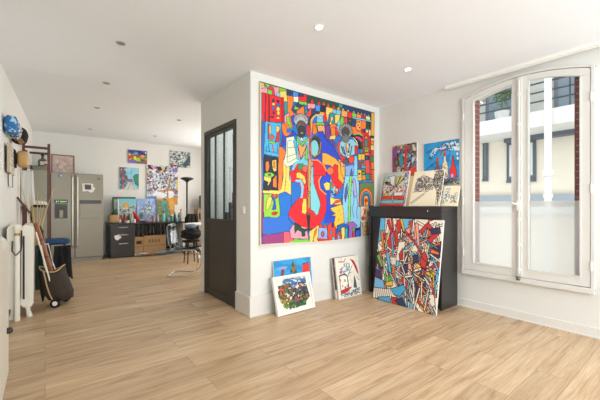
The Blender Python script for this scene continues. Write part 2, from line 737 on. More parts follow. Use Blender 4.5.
# baseboards
def base(name, pts, h, t=.014):
    m = MB()
    m.box(*pts)
    return m.build(name, M_TRIM, kind='structure', bevel=.003)
base('baseboard_tapestry', (XP - .02, YT - .02, 0, XW, YT, .205), .2)
base('baseboard_door_side', (XP - .02, YT, 0, XP, DY0 - .005, .205), .2)
base('baseboard_jamb', (XP - .014, DY1 + .005, 0, XP, YP, .1), .1)
base('baseboard_right', (XW - .018, YR, 0, XW, YT - .02, .085), .1)
base('baseboard_back', (-0.2, YB - .014, 0, XW, YB, .08), .1)
b_ = MB()
b_.box(XW - .028, YR, .0, XW - .018, YT - .03, .012)
b_.build('trim_1', M_TRIM, kind='structure')
b_ = MB()
b_.box(XP - .02, YT - .028, 0, XW - .03, YT - .02, .012)
b_.build('trim_2', M_TRIM, kind='structure')

# ------------------------------------------------------------------ arched window
win = MB()
def strip(m, ya, yb, top0, top1, k0, k1, xa, xb, n=14):
    """arched head between two curves"""
    for i in range(n):
        a, b = ya + (yb - ya) * i / n, ya + (yb - ya) * (i + 1) / n
        m.prism([(a, top0 - k0 * (a - 1.19) ** 2), (b, top0 - k0 * (b - 1.19) ** 2), (b, top1 - k1 * (b - 1.19) ** 2), (a, top1 - k1 * (a - 1.19) ** 2)], 'x', xa, xb)
wroot = bpy.data.objects.new('window_1', None)
C.objects.link(wroot)
wroot['kind'] = 'structure'
wroot.location = (XW, 1.19, WZ0)
def wb(m, name, mt, **k):
    m.v = [(a - XW, b - 1.19, c - WZ0) for a, b, c in m.v]
    return m.build(name, mt, wroot, **k)
fr = MB()
fr.box(XW - .035, WY0 - .0, WZ0 + .0, XW + .06, WY0 + .028, arch(WY0) - .005)
fr.box(XW - .035, WY1 - .028, WZ0 + .0, XW + .06, WY1, arch(WY1) - .005)
fr.box(XW - .045, WY0 - .0, WZ0 - .022, XW + .06, WY1 + .0, WZ0 + .028)
strip(fr, WY0, WY1, 2.448, 2.474, .31, .31, XW - .03, XW + .06)
wb(fr, 'window_frame', M_WIN, bevel=.004)
# two leaves
SH = []
for (ya, yb, pa, pb) in ((1.195, 1.735, 1.262, 1.636), (0.655, 1.185, 0.727, 1.113)):
    lf = MB()
    x0, x1 = XW - .03, XW + .012
    zt = 2.44
    zb = WZ0 + .033
    h = lambda y: 2.442 - .31 * (y - 1.19) ** 2
    lf.box(x0, ya, zb, x1, pa, 2.30)
    lf.box(x0, pb, zb, x1, yb, 2.30)
    lf.box(x0, pa, zb, x1, pb, .519)
    strip(lf, pa, pb, 2.388, 2.442, .38, .31, x0, x1)
    strip(lf, ya, pa, 2.2998, 2.442, 0, .31, x0, x1, 3)
    strip(lf, pb, yb, 2.2998, 2.442, 0, .31, x0, x1, 3)
    wb(lf, 'window_sash', M_WIN, bevel=.004)
    bd = MB()   # glazing bead
    for (c, d, e, f) in ((pa - .012, pa, .507, 2.29), (pb, pb + .012, .507, 2.29)):
        bd.box(x0 - .006, c, e, x0, d, f)
    bd.box(x0 - .006, pa, .507, x0, pb, .519)
    wb(bd, 'glazing_bead', M_WIN)
    g = MB()
    g.box(XW - .006, pa - .008, .512, XW - .002, pb + .008, 2.38 - .1)
    strip(g, pa, pb, 2.26, 2.392, 0.0, .38, XW - .006, XW - .002)
    wb(g, 'window_pane', M_PANE)
    fz = MB().box(XW - .0015, pa - .008, .512, XW - .0005, pb + .008, 1.194)
    wb(fz, 'frosted_film', M_FROST)
# raised centre moulding + espagnolette bolt
cm = MB()
cm.box(XW - .05, 1.165, WZ0 + .04, XW - .03, 1.212, 2.435)
wb(cm, 'meeting_rail', M_WIN, bevel=.005)
bo = MB()
bo.tube([(XW - .058, 1.188, .47), (XW - .058, 1.188, 2.40)], .006, 8)
for z in (.50, .75, 1.0, 1.25, 1.6, 1.95, 2.25):
    bo.box(XW - .066, 1.176, z, XW - .05, 1.20, z + .022)
bo.box(XW - .075, 1.172, 1.10, XW - .05, 1.204, 1.20)
wb(bo, 'window_bolt', M_WHITE)
hd = MB()
hd.tube([(XW - .07, 1.188, 1.17), (XW - .10, 1.20, 1.165), (XW - .105, 1.235, 1.175), (XW - .102, 1.25, 1.18)], [.007, .008, .009, .006], 10)
wb(hd, 'bolt_handle', M_WHITE, smooth=True)
kn = MB().lathe([(.001, -.022), (.014, -.018), (.019, 0), (.014, .018), (.001, .022)], (XW - .075, 1.19, .425), 14)
wb(kn, 'bolt_catch', M_STEELD, smooth=True)
for (y, zz) in ((1.742, .62), (1.742, 1.2), (1.742, 2.15), (.648, .62), (.648, 1.3), (.648, 2.1)):
    hg = MB().tube([(XW - .036, y, zz - .04), (XW - .036, y, zz + .04)], .008, 8)
    wb(hg, 'hinge', M_WHITE)
# curtain track under the ceiling
cr = MB().box(XW - .10, -1.2, HC - .034, XW - .055, 1.93, HC)
cr.box(XW - .085, -1.2, HC - .045, XW - .07, 1.92, HC - .034)
o = cr.build('curtain_rail', M_WHITE, bevel=.003)
tag(o, 'white curtain rail fixed to the ceiling above the arched window', 'curtain rail')

# folded shutters outside
M_SHUT = mat('brick_red_shutter', '8c4a40', 0.6, var=0.1)
M_SHUTL = mat('shutter_slat_edge', 'b98a84', 0.6, var=0.1)
def shutter(ya, yb, xa, xb, lab):
    t = thing('window_shutter', lab, 'shutter', ((xa + xb) / 2, (ya + yb) / 2, WZ0), 0, 'shutters of the arched window')
    cx, cy = (xa + xb) / 2, (ya + yb) / 2
    m = MB()
    m.box(xa - cx, ya - cy, 0, xb - cx, yb - cy, 2.0)
    m.build('shutter_leaf', M_SHUT, t, bevel=.003)
    s = MB()
    z = .08
    while z < 1.95:
        s.box(xa - cx - .006, ya - cy + .012, z, xa - cx, yb - cy - .012, z + .008)
        s.box(xa - cx + .01, ya - cy - .006, z, xb - cx - .01, ya - cy, z + .008)
        z += .062
    s.build('shutter_slats', M_SHUTL, t)
shutter(1.705, 1.755, 3.84, 4.06, 'brick red folded shutter outside the left pane of the arched window')
shutter(.66, .815, 3.99, 4.03, 'brick red folded shutter outside the right pane of the arched window')

# ------------------------------------------------------------------ across the street
M_FACADE = mat('cream_stone', 'e6dccb', 0.8, var=0.04, scale=4)
M_SLABW = mat('white_concrete', 'dedcd8', 0.7, var=0.03)
M_SHFR = mat('slate_grey_metal', '59616a', 0.5, var=0.05)
XF = 9.5
bl = thing('building', 'cream building across the street with a railed balcony, seen through the arched window', 'building', (XF, 3.5, -6))
def bb(m, name, mt, par=bl, **k):
    m.v = [(a - XF, b - 3.5, c + 6) for a, b, c in m.v]
    return m.build(name, mt, par, **k)
bb(MB().box(XF, -4, -6, XF + .4, 12, 2.95), 'facade', M_FACADE)
M_LOFT = mat('pale_grey_render', 'b4b2ac', 0.6, var=0.15, scale=2)
bb(MB().box(XF + .6, -4, 3.2, XF + .9, 12, 9), 'upper_wall', M_LOFT)
bb(MB().box(XF - 1.1, -4, 2.86, XF + .9, 12, 3.2), 'balcony_slab', M_SLABW)
rl = MB()
for z in (3.42, 3.62, 3.82, 4.02, 4.18):
    rl.tube([(XF - 1.03, -4, z), (XF - 1.03, 12, z)], .018, 6)
y = -3.9
while y < 12:
    rl.obox((XF - 1.03, y, 3.2), (XF - 1.03, y, 4.25), .05, .02)
    y += .95
bb(rl, 'balcony_railing', mat('dark_railing', '333a42', .5))
bb(MB().tube([(XF - 1.03, -4, 4.27), (XF - 1.03, 12, 4.27)], .03, 8), 'hand_rail', mat('tan_wood_rail', 'c9a98a', .5))
bb(MB().box(XF - .25, -4, 2.76, XF, 3.3, 2.86), 'awning_box', M_SHFR)
bb(MB().box(XF - .12, -4, .95, XF, 12, 1.12), 'ledge', M_SLABW)
bb(MB().box(XF - .12, -4, 1.22, XF, 12, 1.42), 'ledge', mat('grey_zinc', '9aa2aa', .5))
M_SKYGL = mat('dark_blue_glass', '6d7c86', 0.1, var=.1)
for (px0, px1) in ((483, 488.5), (507, 536.5)):
    a, b = onX(px0, 160, XF), onX(px1, 160, XF)
    z0, z1 = onX(px1, 179, XF).z, onX(px1, 139, XF).z
    w = MB()
    w.box(XF - .03, b.y, z0, XF + .05, a.y, z1)
    w.box(XF - .06, b.y, z0 - .06, XF, a.y, z0)
    wo = bb(w, 'window_frame', M_SHFR)
    g = MB().box(XF - .04, b.y + .06, z0 + .06, XF - .031, a.y - .06, z1 - .06)
    wo_ = bb(g, 'window_glass', M_SKYGL)
    s = MB().box(XF - .046, b.y + .07, z0 + .1, XF - .041, a.y - .07, z1 - .08)
    z = z0 + .2
    while z < z1 - .15:
        s.box(XF - .054, b.y + .07, z, XF - .041, a.y - .07, z + .03)
        z += .13
    bb(s, 'window_blind', M_SLABW)
# tall glazed doors on the balcony
for y in (1.5, 3.1, 4.7, 6.3, 7.9):
    bb(MB().box(XF + .52, y, 3.2, XF + .6, y + .95, 5.6), 'balcony_door', M_SHFR)
    bb(MB().box(XF + .5, y + .1, 3.3, XF + .519, y + .85, 5.5), 'door_glass', M_SKYGL)
# plants on the balcony
M_LEAF = mat('green_leaves', '5d7a45', 0.7, var=.3, scale=9)
rnd = random.Random(3)
for i, (y, s, lab) in enumerate(((4.0, .45, 'leafy green balcony plant seen at the top left corner of the left window pane'), (3.25, .28, 'small leafy green balcony plant beside a larger one across the street'))):
    t = thing('potted_plant', lab, 'plant', (XF - .5, y, 3.2), 0, 'plants on the balcony across the street')
    MB().lathe([(.12, 0), (.17, .3), (.15, .3)], n=14).build('pot', M_SLABW, t, smooth='auto')
    m = MB()
    for k in range(90):
        d = Vector((rnd.gauss(0, 1), rnd.gauss(0, 1), rnd.gauss(.3, 1))).normalized() * s * rnd.uniform(.3, 1)
        c = Vector((0, 0, .55 + s * .6)) + d
        u = Vector((rnd.gauss(0, 1), rnd.gauss(0, 1), rnd.gauss(0, 1))).normalized() * .09
        v = u.orthogonal().normalized() * .04
        m.add([c - u, c - v, c + u, c + v], [(0, 1, 2, 3)])
    m.tube([(0, 0, .28), (0, 0, .6 + s * .5)], .02, 6)
    m.build('foliage', M_LEAF, t)
# white downpipe
a = onX(548, 150, XF - 1.25)
t = thing('downpipe', 'thick white downpipe running up the building across the street', 'drainpipe', (XF - 1.25, a.y, -6))
MB().tube([(0, 0, 0), (0, 0, 14)], .066, 16).build('pipe', M_SLABW, t, smooth='auto')
zc = onX(548, 176, XF - 1.25).z + 6
MB().tube([(0, 0, zc), (0, 0, zc + .12)], .095, 16).build('pipe_collar', M_SLABW, t, smooth='auto')
MB().tube([(0, 0, zc - .45), (0, 0, zc - .38)], .085, 16).build('pipe_collar', M_SLABW, t, smooth='auto')
MB().box(XO, -14, -6.1, XF, 20, -6).build('ground', mat('street_asphalt', 'b5b3b0', .8), kind='structure')

# ------------------------------------------------------------------ glazed steel door
dr = bpy.data.objects.new('door_1', None)
C.objects.link(dr)
dr['kind'] = 'structure'
dr.location = (XP, DY1, 0)
def db(m, name, mt, **k):
    m.v = [(a - XP, b - DY1, c) for a, b, c in m.v]
    return m.build(name, mt, dr, **k)
f = MB()
XA, XB = XP - .012, XP + .06
f.box(XA, DY0 + .002, .0, XB, DY0 + .045, DZ - .002)
f.box(XA, DY1 - .045, .0, XB, DY1 - .002, DZ - .002)
f.box(XA, DY0 + .045, DZ - .05, XB, DY1 - .045, DZ - .002)
db(f, 'door_frame', M_DARK, bevel=.002)
f = MB()
y0, y1 = DY0 + .05, DY1 - .05
XA, XB = XP - .004, XP + .036
f.box(XA, y0, .01, XB, y0 + .05, .93)
f.box(XA, y0, .93, XB, y0 + .03, DZ - .055)
f.box(XA, y1 - .05, .01, XB, y1, .93)
f.box(XA, y1 - .03, .93, XB, y1, DZ - .055)
f.box(XA, y0 + .05, .01, XB, y1 - .05, .09)
f.box(XA, y0 + .03, .93, XB, y1 - .03, .985)
f.box(XA, y0 + .03, DZ - .085, XB, y1 - .03, DZ - .055)
f.box(XP + .006, y0 + .05, .09, XP + .024, y1 - .05, .93)
db(f, 'door_leaf', M_DARK, bevel=.003)
f = MB()
for k in (1, 2):
    y = y0 + .03 + (y1 - y0 - .06) * k / 3
    f.box(XA, y - .008, .985, XA + .02, y + .008, DZ - .085)
db(f, 'glazing_bar', M_DARK, bevel=.002)
for k in range(3):
    w3 = (y1 - y0 - .06) / 3
    db(MB().box(XP + .018, y0 + .03 + w3 * k + .001, .985, XP + .022, y0 + .03 + w3 * (k + 1) - .001, DZ - .085), 'door_pane', M_DOORPANE)
for z in (.35, 1.85):
    db(MB().tube([(XP - .017, DY0 + .047, z), (XP - .017, DY0 + .047, z + .09)], .006, 8), 'door_hinge', M_DARK)
# made-up stepped block, added for the dark form in the door glass
sh = thing('stepped_shape', 'dark grey stepped shape added behind the glass of the door', 'shelf', (2.08, 3.88, 0))
m = MB()
for k in range(5):
    m.box(-.16, -.30 + k * .1, 0, .16, -.20 + k * .1, 1.58 - k * .13)
m.build('cabinet_body', mat('dull_slate', '4a5056', .6), sh, bevel=.004)
M_SMALL = None

# light switch
sw = thing('light_switch', 'white square light switch on the wall between door and tapestry', 'light switch', (XP, 3.10, 1.10), 0)
MB().box(-.010, -.04, -.04, 0, .04, .04).build('switch_plate', M_WHITE, sw, bevel=.004)
MB().box(-.015, -.022, -.03, -.010, .022, .03).build('switch_rocker', M_TRIM, sw, bevel=.002)

# ------------------------------------------------------------------ ceiling spots
M_LAMP = mat('lamp_glow', 'ffffff', .5, emit='fff6e6', estr=60)
M_RINGOFF = mat('spotlight_trim', 'b0aca6', .4)
M_LAMPOFF = mat('lamp_off', '8f8b84', .3)
def ceil_z(y):
    return HC if y < 4.3 else HC + (y - 4.3) * (2.72 - HC) / (YB + .2 - 4.3)
def spot(px, py, lit, lab):
    z = HC
    for _ in range(4):
        p = onZ(px, py, z)
        z = ceil_z(p.y)
    t = thing('ceiling_spotlight', lab, 'spotlight', (p.x, p.y, z), 0, 'recessed ceiling spotlights')
    MB().lathe([(.026, -.001), (.027, -.006), (.036, -.006), (.039, -.001)], n=24).build('spotlight_ring', M_WHITE if lit else M_RINGOFF, t, smooth='auto')
    MB().lathe([(.026, -.004), (.020, -.002)], n=20).build('bulb', M_LAMP if lit else M_LAMPOFF, t)
    if lit:
        l = bpy.data.lights.new('spotlight_beam', 'SPOT')
        l.energy = 32
        l.spot_size = math.radians(120)
        l.spot_blend = .8
        l.shadow_soft_size = .04
        l.color = (1, .96, .9)
        lo = bpy.data.objects.new('spotlight_beam', l)
        C.objects.link(lo)
        lo.parent = t
        lo.location = (0, 0, -.03)
spot(319, 27, 1, 'lit recessed ceiling spotlight, the nearer and larger of the two glowing ones')
spot(408, 69, 1, 'lit recessed ceiling spotlight, the smaller glowing one nearer the window corner')
spot(120.8, 43, 0, 'unlit recessed spotlight nearest the camera, the largest of the dark ones on the left ceiling')
spot(106.3, 83, 0, 'unlit recessed spotlight, second from the camera in the left ceiling row')
spot(97, 107.7, 0, 'unlit recessed spotlight, third from the camera in the left ceiling row')
spot(90, 129, 0, 'unlit recessed spotlight at the far end of the left row near the fridge wall')
spot(179, 120, 0, 'unlit recessed spotlight on the ceiling close to the partition corner')
spot(155, 136, 0, 'unlit recessed spotlight on the ceiling above the tree and city painting')

# ------------------------------------------------------------------ the tapestry
R_, O_, Y_, G_, B_, L_, N_, K_, W_, P_, V_, T_, M_, S_, D_, U_, A_ = ('e0202a', 'f07a2c', 'efcd62', '78c83c', '2347c4', '6fc4df', '1c3c6e', '1b1b22', 'dfe3c8', 'e59aa6', '6a3d8f', '1f8f92', '9b3a72', 'f2a05c', '1d4a35', '1c6dc4', '9b958c')


def tapestry():
    q = [(258.3, 82.5), (373.6, 111.5), (373.6, 235.5), (258, 246.2)]
    a = Art(330, 310, U_, q)
    a.ow = .42
    rnd = random.Random(11)
    # ---- top left (crop A)
    a.org(255, 78, 8.89)
    a.poly(P_, (30, 50), (60, 60), (100, 110), (100, 150), (30, 150))
    a.poly('c9b37a', (30, 40), (70, 60), (75, 100), (30, 110))
    a.poly(G_, (60, 50), (280, 90), (270, 125), (160, 120), (100, 100))
    a.poly(P_, (150, 85), (200, 90), (200, 170), (150, 175))
    a.poly('d8325c', (100, 100), (125, 75), (155, 105), (165, 170), (100, 160))
    a.poly(G_, (97, 112), (140, 122), (138, 160), (95, 150))
    a.poly(L_, (180, 140), (215, 130), (215, 180), (175, 175))
    a.poly(Y_, (205, 125), (272, 120), (275, 215), (235, 222), (240, 180), (210, 178))
    a.poly(N_, (268, 108), (325, 120), (320, 160), (268, 155))
    a.poly('3a8fe0', (325, 120), (378, 130), (376, 170), (322, 165))
    a.poly(N_, (378, 130), (470, 150), (470, 170), (376, 165))
    a.poly(O_, (272, 160), (325, 165), (330, 215), (310, 290), (350, 330), (330, 430), (240, 470), (245, 330), (275, 300))
    a.poly(W_, (325, 168), (378, 168), (380, 220), (330, 215))
    a.poly(T_, (240, 215), (275, 215), (272, 330), (245, 335))
    a.poly(N_, (350, 228), (420, 220), (430, 280), (330, 315), (310, 285))
    a.poly(G_, (330, 285), (345, 240), (355, 262), (372, 258), (375, 280))
    a.poly(B_, (300, 350), (330, 325), (350, 400), (320, 430))
    a.poly(R_, (46, 138), (242, 185), (240, 400), (50, 400))
    a.line('7a0f18', 1.2, (80, 150), (75, 400))
    a.line('7a0f18', 1.6, (108, 165), (110, 400))
    a.line('7a0f18', .8, (225, 185), (225, 400))
    for (x, y, c, rx, ry) in ((148, 210, N_, 9, 18), (150, 240, Y_, 14, 14), (147, 278, U_, 11, 18), (150, 318, N_, 8, 16), (190, 215, K_, 12, 10), (193, 250, U_, 16, 18), (190, 285, Y_, 16, 22), (192, 320, Y_, 13, 20), (135, 355, N_, 16, 7), (190, 362, Y_, 16, 9)):
        a.ell(c, x, y, rx, ry)
    a.poly(P_, (245, 340), (290, 310), (290, 350), (262, 400), (245, 400))
    a.poly(G_, (262, 350), (285, 345), (300, 400), (320, 480), (268, 400))
    # ---- top middle (crop B)
    a.org(295, 83, 8.89)
    a.poly(R_, (20, 90), (96, 100), (92, 175), (20, 160))
    a.poly(N_, (25, 85), (68, 95), (60, 125), (22, 120))
    a.poly(D_, (96, 100), (400, 180), (400, 250), (90, 180))
    for x, c in ((140, R_), (200, R_), (243, 'e8452a'), (283, 'e8452a'), (330, R_)):
        y = 132 + (x - 140) * .25
        a.poly(c, (x - 18, y + 48), (x + 3, y), (x + 22, y + 58))
    a.poly(Y_, (355, 235), (378, 195), (400, 240))
    a.poly(G_, (20, 160), (95, 172), (95, 200), (20, 188))
    a.poly(P_, (98, 180), (170, 185), (168, 220), (130, 235), (98, 225))
    a.poly('3a8fe0', (170, 190), (215, 195), (212, 250), (172, 245))
    a.poly('14203e', (215, 195), (265, 200), (262, 255), (212, 248))
    a.poly(Y_, (265, 205), (328, 220), (322, 270), (290, 275), (280, 360), (262, 260))
    a.poly(L_, (325, 228), (398, 240), (396, 275), (322, 265))
    a.poly(N_, (98, 235), (170, 220), (170, 250), (135, 270), (100, 270))
    a.poly(O_, (0, 250), (66, 200), (72, 275), (30, 285), (0, 290))
    a.poly(T_, (72, 245), (100, 232), (100, 275), (80, 280))
    a.poly('e8452a', (82, 285), (130, 215), (135, 290), (108, 300))
    a.poly(R_, (185, 252), (262, 255), (275, 330), (245, 345), (240, 280), (188, 275))
    a.poly(L_, (186, 278), (242, 280), (240, 348), (178, 345))
    a.ell('e9e4cc', 215, 302, 12, 10)
    a.poly(G_, (170, 345), (248, 350), (250, 420), (168, 420))
    a.poly(S_, (185, 375), (215, 362), (240, 372), (240, 430), (185, 430))
    a.poly(V_, (258, 345), (285, 350), (300, 420), (320, 520), (280, 520), (250, 420))
    a.poly(T_, (297, 260), (345, 268), (340, 380), (292, 370))
    a.poly(Y_, (305, 300), (325, 288), (328, 320), (310, 345), (320, 365), (290, 362), (305, 335))
    a.poly(Y_, (345, 272), (392, 278), (380, 350), (345, 355))
    a.poly(O_, (290, 372), (345, 355), (395, 420), (370, 470), (300, 440))
    a.poly(L_, (365, 350), (400, 300), (400, 420), (370, 400))
    # ---- top right (crop C)
    a.org(335, 93, 8.89)
    a.poly(N_, (20, 85), (345, 178), (350, 215), (20, 150))
    a.poly(T_, (20, 85), (60, 100), (50, 130), (20, 135))
    for i, x in enumerate((18, 60, 105, 155, 195, 225, 255, 288, 315, 338)):
        y = 108 + x * .235
        w = 22 - i * 1.0
        a.poly('e0a83c', (x - w, y + 42), (x, y), (x + w, y + 44))
    a.poly(L_, (0, 145), (42, 150), (40, 188), (0, 185))
    for x0, x1, c in ((45, 100, S_), (100, 142, R_), (142, 180, G_), (180, 222, 'f08a50'), (222, 264, 'b81f38'), (264, 305, 'cfe0b0'), (305, 340, '2a3a78')):
        y = 150 + (x0 - 45) * .2
        a.poly(c, (x0, y), (x1, y + 8), (x1, y + 58), (x0, y + 52))
    a.poly(L_, (145, 205), (340, 240), (340, 255), (145, 222))
    a.poly(G_, (40, 205), (78, 210), (78, 270), (30, 300), (38, 240))
    a.poly('d8325c', (70, 210), (98, 212), (98, 265), (68, 262))
    a.poly(D_, (98, 215), (140, 218), (138, 280), (98, 270))
    a.ell(R_, 122, 240, 9, 9)
    a.poly(N_, (142, 218), (180, 225), (178, 295), (140, 290))
    a.poly(S_, (178, 228), (222, 235), (222, 330), (175, 322))
    for x, y in ((188, 250), (205, 248), (195, 278), (210, 300)):
        a.ell(K_, x, y, 6, 7, out=False)
    a.poly(O_, (222, 240), (262, 238), (275, 275), (262, 312), (222, 315))
    a.poly(D_, (268, 250), (300, 255), (300, 310), (268, 305))
    a.poly('d8325c', (305, 262), (338, 262), (338, 320), (305, 315))
    a.poly(O_, (135, 290), (175, 295), (190, 330), (230, 330), (230, 360), (135, 355))
    a.poly(R_, (222, 315), (262, 318), (268, 345), (295, 345), (300, 420), (240, 400))
    a.poly(N_, (240, 315), (264, 318), (262, 345), (240, 342))
    a.poly(Y_, (264, 318), (290, 318), (290, 345), (266, 345))
    a.poly('f2c8a0', (292, 315), (312, 318), (312, 400), (296, 395))
    a.poly('e4c24a', (312, 320), (340, 325), (340, 400), (312, 400))
    # ---- left column (crop D, G)
    a.org(255, 120, 8.89)
    a.poly('2b63b8', (45, 20), (75, 20), (75, 400), (40, 400))
    a.poly('45b0dd', (78, 22), (220, 35), (195, 335), (65, 310))
    a.poly(Y_, (100, 45), (125, 60), (130, 130), (100, 120))
    a.poly('c9283c', (98, 40), (112, 42), (112, 180), (98, 170))
    a.poly(Y_, (172, 60), (205, 65), (200, 120), (172, 110))
    a.poly('c9283c', (180, 120), (208, 90), (198, 205), (165, 195))
    a.ell('e0503c', 138, 160, 18, 20)
    a.poly(G_, (105, 190), (170, 200), (165, 218), (110, 212))
    a.line('c9283c', 1.1, (140, 225), (150, 285))
    a.line(K_, .5, (90, 240), (85, 300))
    a.line(K_, .5, (190, 220), (185, 300))
    a.line(N_, .7, (105, 225), (115, 290))
    a.line(K_, .5, (75, 280), (195, 300))
    a.poly(O_, (222, 35), (262, 50), (270, 115), (315, 112), (290, 145), (245, 150), (225, 100))
    a.poly(B_, (225, 120), (262, 155), (330, 100), (350, 130), (280, 160), (255, 230), (215, 240), (225, 180))
    a.ell('a02c4a', 235, 190, 8, 12)
    a.ell('a02c4a', 222, 225, 6, 10)
    a.poly(O_, (200, 240), (225, 240), (265, 285), (235, 370), (240, 420), (215, 640), (185, 640), (195, 330))
    a.poly('1c2636', (65, 320), (195, 338), (188, 635), (55, 630))
    a.org(255, 160, 8.89)
    a.poly('4a74c8', (42, 0), (60, 0), (55, 270), (42, 270))
    for pts, c in (([(80, 25), (105, 15), (115, 60), (100, 110), (78, 105)], O_), ([(140, 10), (178, 0), (175, 100), (155, 110), (140, 80)], Y_), ([(150, 20), (165, 18), (165, 80), (150, 75)], O_), ([(62, 150), (130, 150), (125, 190), (95, 240), (98, 200), (62, 185)], Y_), ([(140, 180), (178, 130), (178, 250), (140, 245)], O_)):
        a.poly(c, *pts)
    a.ell(G_, 110, 138, 45, 22)
    a.ell('8a4a3c', 112, 138, 13, 9)
    a.poly(Y_, (235, 0), (300, 0), (290, 150), (330, 200), (330, 325), (250, 280), (180, 310), (50, 300), (52, 275), (190, 275), (215, 260), (235, 160))
    a.line(K_, .5, (262, 20), (262, 150), (248, 270))
    # blue field
    a.org(255, 203, 8.89)
    a.poly('2a75cf', (58, 130), (200, 130), (330, -100), (400, -200), (400, 100), (290, 190), (270, 250), (150, 270), (55, 275), out=False)
    a.org(255, 160, 8.89)
    a.poly('1e6fc8', (245, 280), (325, 328), (345, 245), (400, 200), (400, 620), (200, 620), (195, 350), out=False)
    a.org(255, 203, 8.89)
    a.poly('8fc93c', (60, -75), (190, -75), (205, 60), (205, 110), (185, 132), (60, 130))
    a.poly(Y_, (85, -10), (110, -60), (135, -40), (120, 20), (100, 60), (82, 70))
    a.poly(B_, (125, -60), (160, -40), (170, 60), (135, 65), (150, 0))
    a.ell(R_, 142, -65, 13, 15); a.ell(R_, 172, -55, 12, 18)
    a.poly(R_, (130, 90), (160, 78), (187, 85), (165, 112), (135, 108))
    a.poly('8f3a6a', (40, -80), (58, -75), (58, 130), (55, 290), (40, 300))
    a.poly('2f6fce', (58, 130), (185, 132), (320, 100), (290, 190), (270, 250), (240, 258), (55, 278), out=False)
    a.poly('9a3a7c', (50, 290), (150, 280), (240, 258), (240, 370), (45, 370))
    a.poly('f0606a', (240, 258), (280, 250), (320, 290), (330, 330), (320, 372), (240, 370))
    a.poly(G_, (330, 312), (480, 320), (470, 375), (325, 372))
    # ---- left musician (crop D / E)
    a.org(255, 120, 8.89)
    a.poly(W_, (262, 160), (330, 145), (350, 200), (395, 350), (370, 440), (320, 400), (270, 420), (240, 380), (262, 290))
    a.poly('45b0dd', (325, 185), (350, 170), (375, 250), (395, 350), (365, 350))
    for p, q_ in (((275, 190), (310, 180)), ((280, 250), (335, 240)), ((265, 330), (350, 300)), ((280, 380), (350, 340)), ((275, 200), (275, 380))):
        a.line('4a4d48', .45, p, q_)
    a.org(295, 125, 8.89)
    a.poly(L_, (0, 80), (20, 110), (90, 100), (120, 130), (118, 340), (0, 300))
    a.poly(S_, (10, 180), (30, 150), (60, 190), (95, 160), (85, 240), (45, 300), (20, 290))
    a.poly(G_, (0, 85), (40, 170), (90, 110), (100, 130), (45, 190), (0, 140))
    a.poly(W_, (40, 100), (60, 130), (50, 150), (30, 120))
    a.poly(G_, (95, 180), (100, 300), (75, 300), (80, 220))
    a.line(N_, .8, (10, 180), (40, 300), (90, 180))
    # head with grey spiky hair
    a.org(255, 78, 8.89)
    a.ell('a8a9a6', 385, 375, 48, 58)
    a.org(295, 83, 8.89)
    a.ell('b4b6b4', 38, 330, 66, 56)
    for k in range(13):
        t = PI + PI * k / 12
        a.line('4a4c50', .5, (38 + 40 * math.cos(t), 335 + 34 * math.sin(t)), (38 + 66 * math.cos(t), 330 + 56 * math.sin(t)))
    a.ell('5a524c', 40, 385, 44, 52)
    a.ell('3a322e', 45, 430, 36, 55)
    a.ell('8a7a70', 28, 372, 7, 4, out=False); a.ell('8a7a70', 55, 375, 7, 4, out=False)
    a.poly('b8a89a', (30, 440), (60, 440), (48, 452), out=False)
    # curl of the double bass head
    a.line('e8a24a', 3.0, (130, 420), (125, 340), (150, 290), (190, 268), (235, 270))
    a.line('3a2c22', 2.4, (115, 420), (112, 330), (135, 290), (175, 262), (200, 262))
    a.line('d8d0b0', .5, (130, 320), (150, 300), (180, 280))
    a.poly(O_, (140, 360), (180, 345), (175, 450), (140, 450))
    a.org(295, 125, 8.89)
    a.poly(R_, (88, 0), (112, 0), (112, 100), (88, 90))
    a.poly(B_, (190, 60), (230, 45), (255, 110), (330, 190), (385, 290), (320, 300), (290, 400), (250, 400), (210, 320), (150, 290), (215, 200), (190, 120))
    a.poly(O_, (150, 0), (170, 0), (185, 60), (165, 80), (140, 78))
    a.poly('e8a070', (185, 0), (250, 0), (255, 100), (235, 50), (190, 55))
    a.poly(V_, (255, 0), (300, 0), (305, 110), (345, 160), (345, 230), (310, 150), (258, 115))
    a.poly(Y_, (305, 85), (350, 75), (345, 122), (290, 120))
    a.poly(O_, (305, 20), (345, 10), (350, 80), (310, 90))
    a.poly(R_, (345, 10), (372, 30), (372, 90), (350, 90))
    a.poly(L_, (360, 0), (400, 0), (400, 40), (370, 60))
    a.ell('54452a', 165, 190, 54, 98)
    a.ell('2a2418', 165, 190, 44, 86, out=False)
    a.ell('7cc7cf', 158, 200, 38, 72)
    a.line('c87a40', .8, (215, 150), (205, 240), (160, 275))
    # double bass body
    a.org(295, 165, 8.89)
    a.poly('e61f2b', (-30, 20), (60, 60), (100, 90), (100, -30), (140, -50), (200, -20), (235, 30), (230, 60), (265, 90), (262, 60), (240, 20), (220, -20), (255, -30), (268, 60), (268, 90), (225, 90), (205, 130), (215, 200), (260, 240), (268, 310), (262, 400), (235, 470), (180, 545), (110, 560), (50, 545), (-10, 490), (-25, 400), (-10, 340), (10, 310), (50, 260), (60, 180), (20, 130), (-30, 100))
    a.line('e8a24a', 1.0, (240, 30), (265, 85), (225, 85), (200, 130), (210, 200), (250, 240), (268, 248))
    a.poly('2347c4', (228, 90), (250, 60), (262, 80), (300, 60), (302, 200), (268, 235), (225, 200), (215, 140))
    a.org(295, 125, 8.89)
    a.ell('e61f2b', 60, 520, 175, 90, rot=1.15, out=False) if False else None
    a.poly('e61f2b', (130, 310), (180, 300), (235, 350), (265, 400), (262, 440), (130, 440))
    a.line('e8a24a', 1.1, (140, 305), (190, 305), (240, 350), (268, 400))
    a.org(255, 160, 8.89)
    a.poly(L_, (300, 95), (330, 30), (400, -10), (500, 10), (500, 60), (420, 190), (330, 215), (290, 170))
